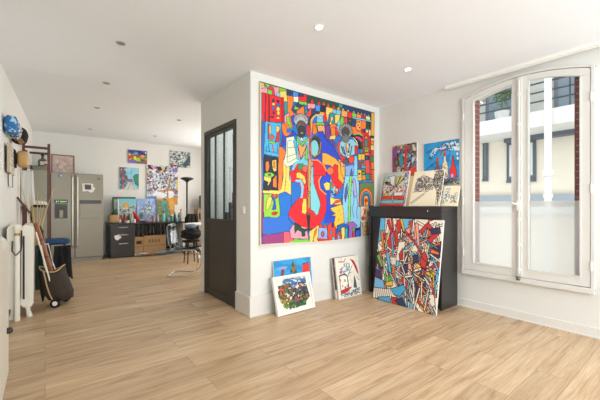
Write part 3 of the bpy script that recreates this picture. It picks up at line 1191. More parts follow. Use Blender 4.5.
    a.ell('e61f2b', 385, 110, 78, 80)
    a.ell('f0c050', 370, 120, 45, 30)
    a.ell('e61f2b', 385, 100, 45, 22)
    a.org(295, 125, 8.89)
    a.poly('3c8f50', (20, 340), (60, 340), (50, 400), (10, 390))
    a.poly('d8604c', (60, 350), (110, 360), (90, 420), (50, 400))
    a.line(L_, 2.2, (-30, 390), (0, 330), (60, 310), (110, 335))
    a.org(295, 165, 8.89)
    a.poly('e61f2b', (-60, 60), (90, 60), (100, 270), (80, 400), (50, 410), (0, 300), (-40, 180))
    a.poly('f0c850', (0, 65), (30, 60), (75, 95), (88, 150), (70, 170), (50, 120), (0, 110))
    a.line(L_, 2.4, (0, 140), (40, 135), (55, 190), (42, 280))
    a.poly('1c6dc4', (-50, 150), (20, 150), (38, 200), (35, 270), (0, 310), (-50, 400))
    a.poly('e61f2b', (-70, 400), (0, 310), (45, 280), (60, 400), (50, 540), (-20, 500), (-70, 450), out=False)
    a.line(K_, .6, (0, 310), (-50, 370), (-75, 430), (-70, 480), (-20, 530), (60, 560), (120, 565), (190, 540))
    a.poly('f0c850', (60, 290), (88, 290), (90, 400), (80, 430), (45, 420), (48, 350))
    a.poly('7cc7cf', (135, 0), (150, 10), (155, 150), (205, 300), (215, 350), (195, 420), (175, 440), (150, 400), (125, 385), (120, 200))
    a.line(K_, .5, (150, 0), (155, 150), (205, 290), (213, 350), (195, 410))
    a.poly('c79a55', (104, -60), (132, -60), (122, 380), (98, 380))
    a.line('7a4a28', .5, (112, -400), (108, 200), (104, 380))
    a.line('b9663a', .7, (128, -330), (130, 0), (118, 380))
    a.line('c23a2a', 1.2, (115, -330), (118, -60))
    a.ell('8c8f84', 112, 237, 13, 10)
    a.org(295, 205, 8.89)
    a.poly('6a5040', (90, 60), (120, 60), (122, 85), (88, 85))
    a.poly('2a211d', (88, 85), (122, 85), (114, 235), (108, 235))
    # pink foot and dark shape
    a.poly('e89aae', (-60, 220), (-30, 170), (90, 190), (108, 290), (0, 295), (-50, 290))
    a.poly(D_, (-20, 150), (20, 165), (50, 200), (110, 205), (75, 230), (80, 265), (50, 268), (45, 230), (10, 215), (-15, 250))
    a.poly(Y_, (115, 225), (200, 160), (205, 300), (240, 310), (240, 350), (160, 350), (118, 330))
    a.poly(O_, (160, 220), (180, 190), (175, 240), (150, 290), (170, 352), (105, 355), (118, 325), (148, 310))
    a.poly(G_, (-60, 320), (105, 290), (118, 315), (105, 355), (-60, 355), out=False)
    # face cluster and orange arch at the bottom
    a.poly('8fa8dc', (195, 190), (270, 180), (275, 290), (190, 290))
    a.ell('d8452a', 232, 245, 14, 26); a.ell('8fa8dc', 232, 245, 6, 14)
    a.ell('d8452a', 212, 172, 17, 16); a.ell('d8452a', 255, 178, 16, 16)
    a.poly(R_, (185, 285), (290, 290), (290, 310), (190, 308))
    a.poly('e8452a', (275, 170), (320, 110), (345, 150), (345, 320), (290, 320), (275, 250))
    a.ell(N_, 318, 165, 9, 26); a.ell('3a8fe0', 303, 228, 10, 16); a.ell(L_, 325, 285, 10, 22)
    a.poly('e8452a', (242, 315), (470, 305), (470, 345), (242, 352))
    # face mask cluster (crop H right)
    a.org(295, 165, 8.89)
    a.poly('dfa838', (370, -60), (430, -40), (430, 100), (400, 120), (375, 60), (378, 0))
    a.poly(B_, (268, -60), (310, -60), (310, 60), (300, 130), (300, 300), (360, 340), (345, 500), (240, 500), (262, 400), (270, 300), (268, 60), out=False)
    a.poly(Y_, (240, 160), (270, 140), (300, 150), (298, 210), (262, 215))
    a.ell(T_, 345, 180, 48, 60); a.ell('e8902c', 345, 165, 26, 40); a.ell(L_, 340, 215, 18, 42)
    a.ell('d8452a', 358, 215, 17, 30); a.ell('8fc93c', 360, 175, 11, 11); a.ell('2a7ab0', 385, 170, 11, 14)
    a.dabs(rnd, 26, ('d8452a', T_, Y_, N_, 'e8902c', L_), 1.0, region=[(300, 115), (398, 115), (398, 280), (310, 280)], asp=1.5)
    a.poly(Y_, (300, 270), (340, 290), (400, 290), (400, 340), (300, 340))
    a.poly('e8452a', (315, 345), (345, 305), (400, 295), (400, 315), (345, 330))
    a.poly('efc040', (300, 370), (400, 340), (460, 340), (440, 480), (400, 640), (370, 600), (330, 510), (345, 440), (300, 440), (345, 420), (312, 395))
    a.dabs(rnd, 22, (K_,), .3, region=[(360, 380), (430, 370), (420, 600), (370, 560)], asp=1.5)
    a.org(335, 135, 8.89)
    # saxophone sweep
    a.poly('e8a43c', (-130, 150), (-80, 160), (-10, 200), (30, 250), (40, 330), (70, 390), (60, 430), (10, 400), (-10, 340), (-20, 290), (-60, 260), (-130, 250))
    a.poly(R_, (-20, 250), (10, 260), (15, 380), (60, 430), (40, 470), (-20, 440), (-60, 330))
    a.ell('e8703c', -55, 310, 30, 34)
    # ---- right musician (crop F / I)
    a.org(335, 135, 8.89)
    a.poly('d9402a', (10, 60), (40, 40), (60, 160), (60, 190), (20, 170), (0, 110))
    a.poly('8fc8d8', (28, 70), (60, 30), (150, 30), (190, 70), (165, 165), (100, 185), (60, 180), (25, 140))
    a.poly(W_, (75, 75), (110, 65), (115, 170), (95, 165))
    a.poly('f08a40', (85, 80), (95, 78), (100, 150), (85, 130))
    a.line('2a4458', 1.2, (60, 100), (80, 170), (60, 150), (45, 95))
    a.line('2a4458', 1.0, (120, 70), (105, 150)); a.line('2a4458', 1.0, (140, 90), (125, 165))
    a.poly(R_, (165, 85), (195, 90), (190, 165), (165, 160))
    a.poly(R_, (40, 160), (85, 200), (60, 260), (35, 220))
    a.poly('e8452a', (105, 185), (155, 175), (160, 235), (120, 250), (105, 215))
    a.poly('5a5a60', (55, 210), (105, 205), (105, 250), (60, 250))
    a.poly(P_, (30, 230), (60, 240), (65, 275), (40, 270))
    a.poly(W_, (90, 185), (112, 170), (120, 190), (95, 200))
    a.poly('86a9dc', (75, 270), (165, 255), (165, 330), (155, 400), (80, 400), (80, 330))
    a.poly('7cc8e8', (160, 180), (190, 180), (190, 400), (150, 400))
    a.poly('3f5fa8', (120, 340), (132, 290), (145, 345), (130, 370))
    a.poly('2f8f6a', (215, 120), (245, 118), (240, 155), (212, 150))
    a.poly(D_, (190, 70), (225, 20), (250, 70), (240, 110), (205, 120))
    a.line('1d1a20', 2.4, (140, 0), (180, 20), (205, 60), (215, 110))
    a.line('d8486c', 2.0, (165, -5), (205, 5), (225, 40))
    a.line(Y_, .8, (150, 10), (185, 50), (195, 90))
    a.org(335, 93, 8.89)
    a.ell('9a9890', 84, 330, 62, 66)
    for k in range(13):
        t = PI * .9 + PI * 1.2 * k / 12
        a.line('45464a', .5, (84 + 38 * math.cos(t), 332 + 40 * math.sin(t)), (84 + 60 * math.cos(t), 330 + 64 * math.sin(t)))
    a.ell('4a4440', 84, 342, 36, 46)
    a.ell('78706a', 84, 395, 34, 40)
    a.ell('3a5a4a', 72, 372, 14, 5, out=False); a.ell('3a5a4a', 104, 368, 12, 5, out=False)
    a.line('1d1a20', 2.6, (150, 375), (200, 372), (240, 395), (262, 450))
    a.line(G_, 1.0, (160, 362), (205, 355), (250, 375))
    a.line('e04070', 1.5, (180, 385), (215, 392), (235, 420))
    # legs
    a.org(335, 175, 8.89)
    a.poly('8ec7e6', (75, 0), (150, 0), (195, 0), (222, 250), (222, 400), (200, 520), (130, 480), (70, 450), (55, 250), (62, 130))
    a.poly('7fd65c', (115, 0), (140, 0), (128, 200), (125, 480), (100, 480), (108, 180))
    a.poly('4a5aa0', (80, 110), (98, 60), (100, 160), (80, 235), (72, 180))
    a.poly('a9a9dc', (150, 20), (170, 40), (188, 180), (165, 195), (150, 120))
    a.line('3f5f98', .6, (150, 130), (160, 220), (145, 300), (155, 370))
    a.line('3f5f98', .6, (185, 200), (195, 260), (180, 330), (190, 380))
    a.ell('d8504c', 140, 55, 7, 9)
    a.org(335, 205, 8.89)
    a.poly('9a62b0', (85, 150), (150, 140), (190, 180), (145, 200), (140, 310), (100, 312), (110, 190))
    a.poly('1c5fb0', (0, 170), (60, 150), (105, 170), (105, 310), (0, 320))
    a.poly('e8452a', (0, 250), (12, 225), (32, 230), (40, 300), (42, 345), (0, 345))
    a.ell(L_, 18, 275, 7, 26)
    a.poly(Y_, (38, 190), (72, 185), (68, 335), (45, 335))
    a.poly('2aa5b0', (72, 195), (98, 200), (95, 325), (72, 330))
    a.poly('e8452a', (100, 312), (145, 300), (145, 225), (165, 225), (165, 300), (222, 290), (222, 330), (100, 340))
    a.poly('1a2a60', (162, 200), (212, 195), (212, 295), (162, 300))
    a.poly('2f5fd0', (172, 225), (210, 215), (208, 288), (168, 292))
    a.poly(G_, (145, 195), (162, 200), (162, 225), (148, 230))
    # ---- right columns of squares (crop F)
    a.org(335, 135, 8.89)
    a.poly('c23a3a', (235, 0), (310, 0), (310, 150), (245, 160))
    for (x0, y0, x1, y1, c) in ((258, 0, 282, 30, O_), (258, 30, 282, 95, T_), (260, 100, 292, 145, '9ab840'), (292, 10, 310, 140, 'c8342c'),
                                (195, 160, 225, 220, 'e8c23c'), (225, 160, 258, 215, 'e8b84a'), (258, 150, 305, 175, O_), (262, 178, 300, 212, '24285c'),
                                (192, 230, 222, 290, '9a4a2c'), (225, 225, 262, 262, 'c86a3c'), (225, 262, 262, 292, '4a9ad0'), (262, 212, 302, 335, 'e0504a'),
                                (192, 300, 225, 370, 'e8c23c'), (228, 292, 258, 345, '6aa83c'), (262, 340, 300, 395, '1f8f72'), (192, 370, 228, 400, 'e8c23c'), (228, 350, 262, 395, 'e88a2c')):
        a.poly(c, (x0, y0), (x1, y0 + 3), (x1, y1), (x0, y1 - 2))
    for x, y, c in ((205, 262, T_), (240, 240, '2a4a98'), (242, 318, D_), (275, 195, T_), (205, 340, K_), (275, 118, '5a9a3c')):
        a.ell(c, x, y, 8, 9)
    for (y0, y1, c) in ((-340, -310, 'e8c23c'), (-310, 0, 'e0a83c'), (0, 18, D_), (18, 45, Y_), (45, 80, O_), (80, 130, Y_), (130, 180, 'd8325c'), (180, 235, '2f8f3c'), (235, 300, O_), (300, 345, O_), (345, 500, 'd86a2c')):
        a.poly(c, (312, y0), (342, y0 + 3), (342, y1), (312, y1 - 3))
    a.poly('c23a3a', (300, 150), (314, 150), (314, 400), (302, 400))
    # rainbow arch
    a.org(335, 175, 8.89)
    a.poly('6a7a48', (205, 65), (345, 60), (345, 290), (205, 275))
    a.poly('d86a2c', (325, -50), (345, -50), (345, 60), (325, 65))
    a.poly('3a7fc8', (232, 40), (330, 40), (330, 62), (232, 65))
    for r_, c in ((60, O_), (44, '3c8fb0'), (30, '2a5f9a'), (22, 'e8a23c')):
        pts = [(270 - r_, 272)] + [(270 + r_ * math.cos(t), 205 - r_ * 1.7 * math.sin(t) + 10) for t in [PI - PI * k / 14 for k in range(15)]] + [(270 + r_, 272)]
        a.poly(c, *pts)
    a.ell(R_, 272, 222, 14, 14)
    a.line('a02c2a', .8, (268, 235), (268, 270))
    # beige panel with red figures
    a.org(335, 205, 8.89)
    a.poly('e6c8a2', (222, 8), (345, 8), (345, 290), (222, 290))
    a.poly('d0342c', (225, 110), (245, 95), (260, 115), (240, 135)); a.line('d0342c', 1.0, (250, 30), (262, 60), (245, 90))
    a.line('d0342c', .8, (270, 40), (262, 80)); a.poly('d0342c', (285, 60), (300, 50), (302, 90), (288, 100))
    a.poly('c9b48a', (228, 150), (345, 140), (345, 260), (228, 270), out=False)
    a.scrib(rnd, 50, ('3a3a3a', '5a5040'), .35, 3, region=[(250, 140), (345, 140), (345, 270), (235, 270)])
    a.poly('e8b27a', (240, 215), (265, 185), (290, 210), (262, 235))
    a.line('2a4a98', .8, (230, 150), (238, 190))
    a.poly(G_, (225, 275), (345, 262), (345, 285), (225, 295))
    # tan selvedge left and bottom
    a.ow = 0
    u = a.U < .010
    a.a[u] = lin('cdbb98')
    a.a[(a.V > .992)] = lin('d8d0bc')
    a.a[(a.V < .006)] = lin('3a4a38')
    return a


def tap_warp(X, Y, Z):
    # gentle sag and ripple of the hanging cloth
    y = Y - .012 - .006 * np.sin(X * 5.1) * (1 - Z / 1.8) - .004 * np.sin(Z * 7 + X * 3)
    z = Z - .012 * np.cos(X * 3.2) * (1 - Z / 1.8)
    return X, y, z


TP = canvas('tapestry', tapestry(), 1.865, 1.735, .006, side='cdbb98', warp=tap_warp)
place(TP, ((1.768 + 3.633) / 2, YT - .003, .718))
tag(TP, 'huge multicoloured painted tapestry of two musicians with a red double bass', 'tapestry')

# ------------------------------------------------------------------ black cabinet in the corner
UX, UY0, UY1, UH = 3.40, 1.82, 2.835, 1.138
t = thing('cabinet', 'tall black cabinet against the window wall with canvases standing on its top', 'cabinet', ((UX + XW) / 2, (UY0 + UY1) / 2, 0))
ox, oy = (UX + XW) / 2, (UY0 + UY1) / 2
def ub(m, name, mt, par=t, **k):
    m.v = [(a - ox, b - oy, c) for a, b, c in m.v]
    return m.build(name, mt, par, **k)
X1 = XW - .019
ub(MB().box(UX, UY0, 0, X1, UY0 + .03, UH - .03), 'side_panel', M_BROWNBLACK, bevel=.002)
ub(MB().box(UX, UY1 - .03, 0, X1, UY1, UH - .03), 'side_panel', M_BROWNBLACK, bevel=.002)
ub(MB().box(UX - .004, UY0 - .002, UH - .03, X1, UY1 + .002, UH), 'cabinet_top', M_BROWNBLACK, bevel=.002)
ub(MB().box(X1 - .02, UY0 + .03, .04, X1 - .002, UY1 - .03, UH - .03), 'back_panel', M_BROWNBLACK)
ub(MB().box(UX + .05, UY0 + .03, 0, UX + .07, UY1 - .03, .06), 'plinth', M_BROWNBLACK)
fl = MB().box(UX + .03, UY0 + .034, .065, UX + .05, UY1 - .034, UH - .14)
fp = ub(fl, 'fold_down_front', M_BROWNBLACK, bevel=.002)
ub(MB().box(UX + .005, UY0 + .031, UH - .135, UX + .025, UY1 - .031, UH - .031), 'top_rail', M_BROWNBLACK)
kb = MB().lathe([(.001, 0), (.010, .003), (.012, .012), (.004, .018), (.001, .02)], n=12)
ko = kb.build('knob', M_CHROME, t, smooth=True)
kp = onX(428, 211, UX + .005)
ko.location = (UX + .006 - ox, kp.y - oy, kp.z)
ko.rotation_euler = (0, -PI / 2, 0)

# ------------------------------------------------------------------ paintings
COLS = ('e8e2d2', 'e8e2d2', 'e4ddca', 'e8e2d2', 'e8e2d2', 'e2dbca', 'e8e2d2', 'c92f2c', 'e0532c', '62b4d8', '3f8fc4', '3a2f52', 'e8b83c', 'd8d2c4', '5aa83c', 'e9a08c', '8a8f98')
rnd = random.Random(5)


def big_abstract():
    a = Art(210, 250, 'e6dfcf')
    a.shards(rnd, 12, ('e8e2d2', 'e8e2d2', 'c92f2c', '62b4d8', 'e8e2d2', 'e0742c', 'd8d2c4', 'e9a08c'), .011, angs=[1.3, 1.75, .3, -.35])
    for i in range(34):
        cx, cy = rnd.random(), rnd.random()
        w, h = rnd.uniform(.06, .16), rnd.uniform(.08, .2)
        reg = [(cx - w, cy - h * .6), (cx + w * .6, cy - h), (cx + w, cy + h * .5), (cx - w * .3, cy + h)]
        a.shards(rnd, 7, COLS, .009, region=reg, angs=[1.2, 1.9, .35, -.4, .8])
        a._line(reg + [reg[0]], .008, '1b1a22')
    a.ow = .0085
    # long bars
    for (x0, y0, x1, y1, w, c) in ((.14, .02, .30, .34, .05, 'c92f2c'), (.20, .0, .30, .30, .035, 'c92f2c'), (.14, .30, .28, .70, .06, '62b4d8'), (.04, .16, .12, .42, .05, 'e07a2c'),
                                   (.02, .46, .12, .60, .07, '6ab04a'), (.62, .04, .70, .40, .05, 'e9a08c'), (.78, .06, .66, .44, .035, '62b4d8'), (.52, .02, .56, .18, .06, 'c92f2c'),
                                   (.40, .10, .46, .34, .05, '3a2f52'), (.36, .0, .44, .16, .04, 'e8b83c'), (.50, .26, .64, .60, .03, 'e8b83c'), (.34, .40, .62, .80, .03, 'd8d2c4'),
                                   (.46, .70, .88, 1.0, .05, 'c92f2c'), (.40, .72, .76, 1.02, .04, '8a8f98'), (.54, .66, .72, .88, .04, '2c3f78'), (.62, .62, .90, .86, .04, 'e0742c'),
                                   (.30, .56, .36, .72, .05, 'e0742c'), (.24, .44, .42, .40, .03, 'e0742c'), (.06, .44, .20, .40, .04, 'e0532c'), (.70, .48, .98, .56, .03, 'e9a08c'),
                                   (.86, .34, .98, .36, .05, 'e0742c'), (.82, .24, .95, .27, .045, 'e9a08c'), (.80, .56, .94, .62, .05, 'e8b83c'), (.68, .60, .80, .70, .06, 'e8b83c'),
                                   (.88, .70, .84, .92, .05, '62b4d8'), (.90, .66, .98, .82, .05, 'e0742c'), (.0, .72, .14, .70, .06, 'e8b83c'), (.10, .64, .26, .66, .03, 'c92f2c')):
        d = Vector((x1 - x0, y1 - y0)).normalized()
        n = Vector((-d.y, d.x)) * w / 2
        a.poly(c, (x0 + n.x, y0 + n.y), (x1 + n.x * .6, y1 + n.y * .6), (x1 - n.x * .6, y1 - n.y * .6), (x0 - n.x, y0 - n.y))
    for k in range(120):
        x, y = rnd.uniform(.0, 1), rnd.uniform(.0, .95)
        l, w, an = rnd.uniform(.10, .30), rnd.uniform(.012, .028), rnd.choice([1.25, 1.8, 1.5, .45, -.35, .9]) + rnd.uniform(-.15, .15)
        dx, dy = math.cos(an) * l, math.sin(an) * l
        nx_, ny_ = -math.sin(an) * w, math.cos(an) * w
        a.poly(rnd.choice(('e8e2d2', 'e8e2d2', 'e4ddca', 'e8e2d2', 'd8d2c4', 'c92f2c', '62b4d8', 'e0742c', 'e9a08c', 'e8b83c', 'e8e2d2')), (x, y), (x + dx, y + dy), (x + dx + nx_, y + dy + ny_), (x + nx_, y + ny_))
    # red chevron top right, red head
    a.poly('c92f2c', (.66, .14), (.78, .03), (.96, .15), (.84, .26), (.80, .22), (.88, .15), (.78, .09), (.72, .16))
    a.poly('3a2f52', (.82, .10), (.96, .08), (.98, .14), (.86, .16))
    a.poly('c92f2c', (.72, .44), (.77, .34), (.83, .44), (.80, .54), (.74, .54))
    a.poly('3a2f52', (.60, .42), (.68, .40), (.70, .48), (.62, .50))
    a.poly('e8e2d2', (.36, .28), (.46, .26), (.48, .50), (.34, .50))
    a.poly('c92f2c', (.38, .42), (.44, .34), (.46, .48), (.40, .49))
    for k in range(14):
        x, y = rnd.uniform(.05, .95), rnd.uniform(.05, .7)
        l = rnd.uniform(.1, .25)
        an = rnd.choice([1.2, 1.9, .5])
        a.line('1b1a22', .010, (x, y), (x + l * math.cos(an), y + l * math.sin(an)))
    # lower left blocks and hatching
    a.poly('7ab4dc', (.0, .74), (.16, .76), (.20, .86), (.0, .88))
    a.poly('4a2f5a', (.0, .64), (.10, .66), (.14, .75), (.0, .74))
    a.poly('e8e2d2', (.0, .87), (.34, .84), (.42, .94), (.0, 1.0))
    for k in range(9):
        a.line('1b1a22', .010, (.02 + k * .035, .86), (.05 + k * .038, .99))
    a.poly('4aa6d4', (.30, .84), (.50, .76), (.55, .80), (.46, .90), (.36, .90))
    a.poly('4aa6d4', (.10, .97), (.30, .93), (.32, 1.0), (.10, 1.0))
    a.poly('c92f2c', (.32, .93), (.42, .92), (.46, 1.0), (.34, 1.0))
    a.poly('233a5c', (.38, .96), (.50, .90), (.58, 1.0), (.46, 1.0))
    a.poly('e8b83c', (.20, .78), (.32, .74), (.33, .80), (.22, .82))
    return a


LB = .16
BIG = canvas('painting', big_abstract(), .825, 1.0, .025)
place(BIG, (UX - .02 - math.sin(LB) * 1.0, 2.19, .0), FACE_X, LB)
tag(BIG, 'large abstract painting of angular shards standing on the floor against the black cabinet', 'painting')


def flowers_doodle():   # P1 inside the white frame
    a = Art(96, 68, 'e9e1d2')
    a.dabs(rnd, 60, ('3f6a9c', '2f6fae', '8aa8bc', 'd8d8d0'), .04, region=[(.22, .04), (.92, .04), (.92, .34), (.22, .34)], asp=2.5, ang=.3)
    a.dabs(rnd, 110, ('4a7a30', '2f5a2a', '9a8a2c', '3f6a3c', '8a5a2c', '1f3a28'), .04, region=[(.05, .22), (.42, .16), (.48, .86), (.18, .92), (.05, .55)], asp=1.7)
    a.dabs(rnd, 16, ('d83a24', 'e0502c'), .06, region=[(.08, .22), (.22, .20), (.24, .48), (.08, .48)])
    a.dabs(rnd, 90, ('4a2a3c', '3a2436', '6a3a4c', '2c2c30', '243a34'), .045, region=[(.42, .34), (.92, .36), (.96, .70), (.80, .84), (.42, .78)], asp=1.6)
    a.dabs(rnd, 26, ('2f5a38', '284a3c'), .045, region=[(.3, .7), (.85, .72), (.8, .92), (.3, .95)], asp=2)
    a.dabs(rnd, 22, ('5a3a4c', 'c8b8b4', '3a4a5c'), .028, region=[(.25, .3), (.8, .25), (.8, .6), (.3, .6)], asp=2)
    a.dabs(rnd, 160, ('4a2a3c', '2c2c30', '4a7a30', '8a8a2c', '1f3a28', '3a5a7c', 'c84a2c'), .022, region=[(.08, .22), (.9, .2), (.95, .7), (.8, .86), (.2, .9), (.06, .6)], asp=1.8)
    a.dabs(rnd, 9, ('e4d8d0', 'c8a8a8'), .018, region=[(.2, .2), (.8, .2), (.8, .7), (.2, .7)], asp=2)
    return a


lean1 = .27
fx, fz, fw, fh = 2.135, 0, .51, .40
fr = thing('framed_painting', 'abstract flower painting in a white frame leaning in front of the blue canvas', 'painting', (fx, YT - .17, 0))
fr.rotation_euler = (-lean1, 0, .02)
m = MB()
for (a0, b0, c0, d0) in ((-fw / 2, 0, fw / 2, .022), (-fw / 2, fh - .022, fw / 2, fh), (-fw / 2, .022, -fw / 2 + .022, fh - .022), (fw / 2 - .022, .022, fw / 2, fh - .022)):
    m.box(a0, -.032, b0, c0, 0, d0)
m.build('picture_frame', M_WHITE, fr, bevel=.002)
cv = canvas('picture', flowers_doodle(), fw - .044, fh - .044, .016)
cv.parent = fr
cv.location = (0, 0, .022)


def blue_canvas():
    a = Art(90, 90, '2490cc')
    a.dabs(rnd, 70, ('1f86c4', '38a4d8', '2a9ad4'), .05, asp=3, ang=.2)
    a.poly('8a3048', (.12, .42), (.20, .16), (.28, .16), (.24, .30), (.34, .42), out=False)
    a.ell('8a9cc8', .22, .15, .13, .03, out=False)
    a.dabs(rnd, 60, ('4a5a30', '2f4a3c', '8a6a34', '284a5a'), .028, region=[(.40, .45), (.42, .18), (.50, .03), (.56, .12), (.62, .45)], asp=1.4)
    a.poly('d8382c', (.76, .14), (.94, .12), (.97, .34), (.74, .36), out=False)
    a.line('4a3050', .02, (.74, .13), (.96, .10))
    return a


o = place(canvas('painting', blue_canvas(), .52, .55, .018), (2.185, YT - .022 - .56 * math.sin(.10), 0), 0, .10)
tag(o, 'bright blue canvas leaning on the tapestry wall behind the white framed painting', 'painting')


def white_doodle():
    a = Art(90, 110, 'e9e4d6')
    a.dabs(rnd, 30, ('dcd8cc', 'f0ece0'), .06)
    a.poly('b8282c', (.62, .05), (.80, .12), (.92, .30), (.96, .48), (.88, .44), (.78, .24), out=False)
    a.line('b8282c', .025, (.12, .10), (.35, .12), (.44, .05))
    a.scrib(rnd, 26, ('3a5a88', '2a8aa8', '4a4a5a', 'd84a3c', '7ab0c8'), .016, .2, region=[(.12, .22), (.6, .10), (.62, .42), (.2, .48)])
    a.ell('e04a8c', .18, .36, .06, .04, out=False)
    a.line('2a2a30', .035, (.10, .46), (.12, .44), (.34, .42), (.44, .50), (.45, .76))
    a.line('2a2a30', .015, (.1, .46), (.1, .78))
    a.line('6a6a70', .02, (.45, .5), (.72, .22))
    for x, y, c in ((.12, .55, 'c8382c'), (.32, .58, '8a7a4a'), (.20, .70, 'd8a23c'), (.42, .72, 'c8382c'), (.3, .75, '4a6aa8')):
        a.ell(c, x, y, .03, .035, out=False)
    a.poly('b8322c', (.08, .80), (.40, .76), (.62, .76), (.40, .86), (.10, .90), out=False)
    a.poly('4a5058', (.66, .80), (.74, .48), (.80, .62), (.82, .82), out=False)
    a.scrib(rnd, 60, ('5a6a7c', '8a98a4', '3a4a5c'), .018, .2, region=[(.08, .88), (.95, .82), (.95, .98), (.08, .98)])
    a.line('d8a23c', .02, (.88, .42), (.96, .55)); a.line('8a2a3c', .02, (.86, .56), (.95, .64))
    return a


def stripes_dark():
    a = Art(40, 50, '5a3a44')
    a.dabs(rnd, 60, ('8a4a4c', '3a3040', 'c8b8a8'), .07)
    return a


o = place(canvas('painting', stripes_dark(), .42, .50, .02, side='c9c2b6'), (3.0, YT - .022 - .50 * math.sin(.15) - .002, 0), 0.0, .15)
tag(o, 'dark edged canvas on the floor, mostly hidden behind the white doodle canvas', 'painting')
o = place(canvas('painting', white_doodle(), .42, .50, .02), (3.025, YT - .022 - .50 * math.sin(.15) - .026, 0), .02, .15)
tag(o, 'white canvas with red and grey doodles standing on the floor, foremost of two', 'painting')


# --- three canvases on the cabinet, and a bare one behind
def rays():
    a = Art(90, 106, 'b8c8bc')
    a.ow = .012
    a.dabs(rnd, 60, ('a8c8c0', '7ab0b8', 'd8c8b8', '9a6a8c'), .04)
    a.poly('e8e2d4', (.22, .12), (.45, .10), (.45, .40), (.35, .40))
    c = (.52, .46)
    for i, (x0, x1, col) in enumerate(((-.05, .05, 'e4cc5c'), (.05, .12, '2a2a30'), (.12, .2, '9a5a8c'), (.45, .52, '8ac0c8'), (.54, .66, 'e4cc5c'), (.66, .70, '6a6a80'), (.72, .86, 'e4cc5c'), (.86, .94, 'a05a80'))):
        y = .16 if i > 2 else .25 + (0.05 * i)
        a.poly(col, c, (x0, y), (x1, y - .04))
    a.poly('d8c8b0', (0, .46), (1, .44), (1, .66), (0, .68))
    a.dabs(rnd, 120, ('4a3a40', 'b8a8a0', 'e8e0d0', '8a6a60', 'c84a3c', '7a98a0'), .025, region=[(0, .40), (.95, .40), (.95, .70), (0, .70)])
    a.dabs(rnd, 90, ('6ab8c8', 'c86a60', '9a6aa0', '2a2a30', 'd8d0c0'), .025, region=[(.82, .05), (1, .05), (1, .95), (.88, .95)])
    a.ell('e0b060', .2, .66, .1, .05)
    a.poly('e8e0d0', (.50, .60), (.84, .60), (.84, .70), (.50, .70))
    a.poly('e23c28', (.02, .71), (.46, .71), (.46, .80), (.02, .80)); a.poly('e23c28', (.5, .71), (.92, .71), (.92, .80), (.5, .80))
    a.poly('88b4b8', (.02, .82), (.46, .82), (.46, .92), (.02, .92)); a.poly('88b4b8', (.5, .82), (.92, .82), (.92, .92), (.5, .92))
    a.poly('d83828', (.02, .94), (.92, .94), (.92, 1), (.02, 1))
    a.line('e8e2d8', .02, (.985, 0), (.985, 1)); a.line('2a2a30', .03, (.01, .2), (.01, 1))
    return a


def village_sketch():
    a = Art(96, 110, 'e9ddc0')
    a.scrib(rnd, 420, ('3a3640', '55505a'), .009, .10, region=[(.12, .22), (.35, .10), (.75, .28), (.72, .55), (.08, .60)])
    a.scrib(rnd, 420, ('302c36', '45404a'), .010, .09, region=[(.68, .02), (1, .0), (1, .70), (.92, .98), (.84, .6), (.70, .4)])
    a.line('3a3640', .014, (.02, .92), (.35, .70), (.55, .58)); a.line('3a3640', .010, (.06, .96), (.45, .68))
    for k in range(12):
        x = .08 + k * .035
        a.line('3a3640', .008, (x, .90 - k * .022), (x + .015, .93 - k * .022))
    a.line('3a3640', .012, (.05, .60), (.6, .58))
    a.line('302c36', .014, (.9, .6), (.93, .98)); a.line('302c36', .012, (.86, .6), (.88, .98))
    return a


def figure_sketch():
    a = Art(60, 54, 'ebdfbe')
    a.scrib(rnd, 30, ('3a6a9c', '4a88a8'), .022, .22, region=[(.35, .1), (.55, .1), (.6, .75), (.25, .9)])
    a.scrib(rnd, 40, ('3a3a44', '4a5a70'), .016, .2, region=[(.05, .05), (.2, .1), (.2, .9), (.05, .9)])
    a.scrib(rnd, 40, ('3a4a6a', '3a3a44', '4a88a8'), .016, .2, region=[(.62, .4), (.95, .3), (.95, .85), (.6, .9)])
    return a


ZT = UH
def on_cab(art, W, H, yc, xb, lab, th=.018, side='e9e6df', rz=0):
    ln = math.asin(min(.9, (XW - .022 - xb) / H))
    o = canvas('painting', art, W, H, th, side)
    place(o, (xb, yc, ZT + .001), FACE_X + rz, ln)
    return tag(o, lab, 'painting')


on_cab(rays(), .40, .47, 2.625, 3.64, 'small painting of yellow rays above red and blue bars, standing on the cabinet')
on_cab(village_sketch(), .40, .455, 2.16, 3.62, 'cream canvas with a black ink village sketch, standing on the cabinet')
on_cab(figure_sketch(), .24, .245, 1.90, 3.68, 'smallest cream canvas with blue sketched figures at the window end of the cabinet')
bare = Art(20, 20, 'd9bf92')
on_cab(bare, .42, .40, 2.34, 3.67, 'plain tan board mostly hidden behind the ink village sketch on the cabinet', .012, 'd9bf92')


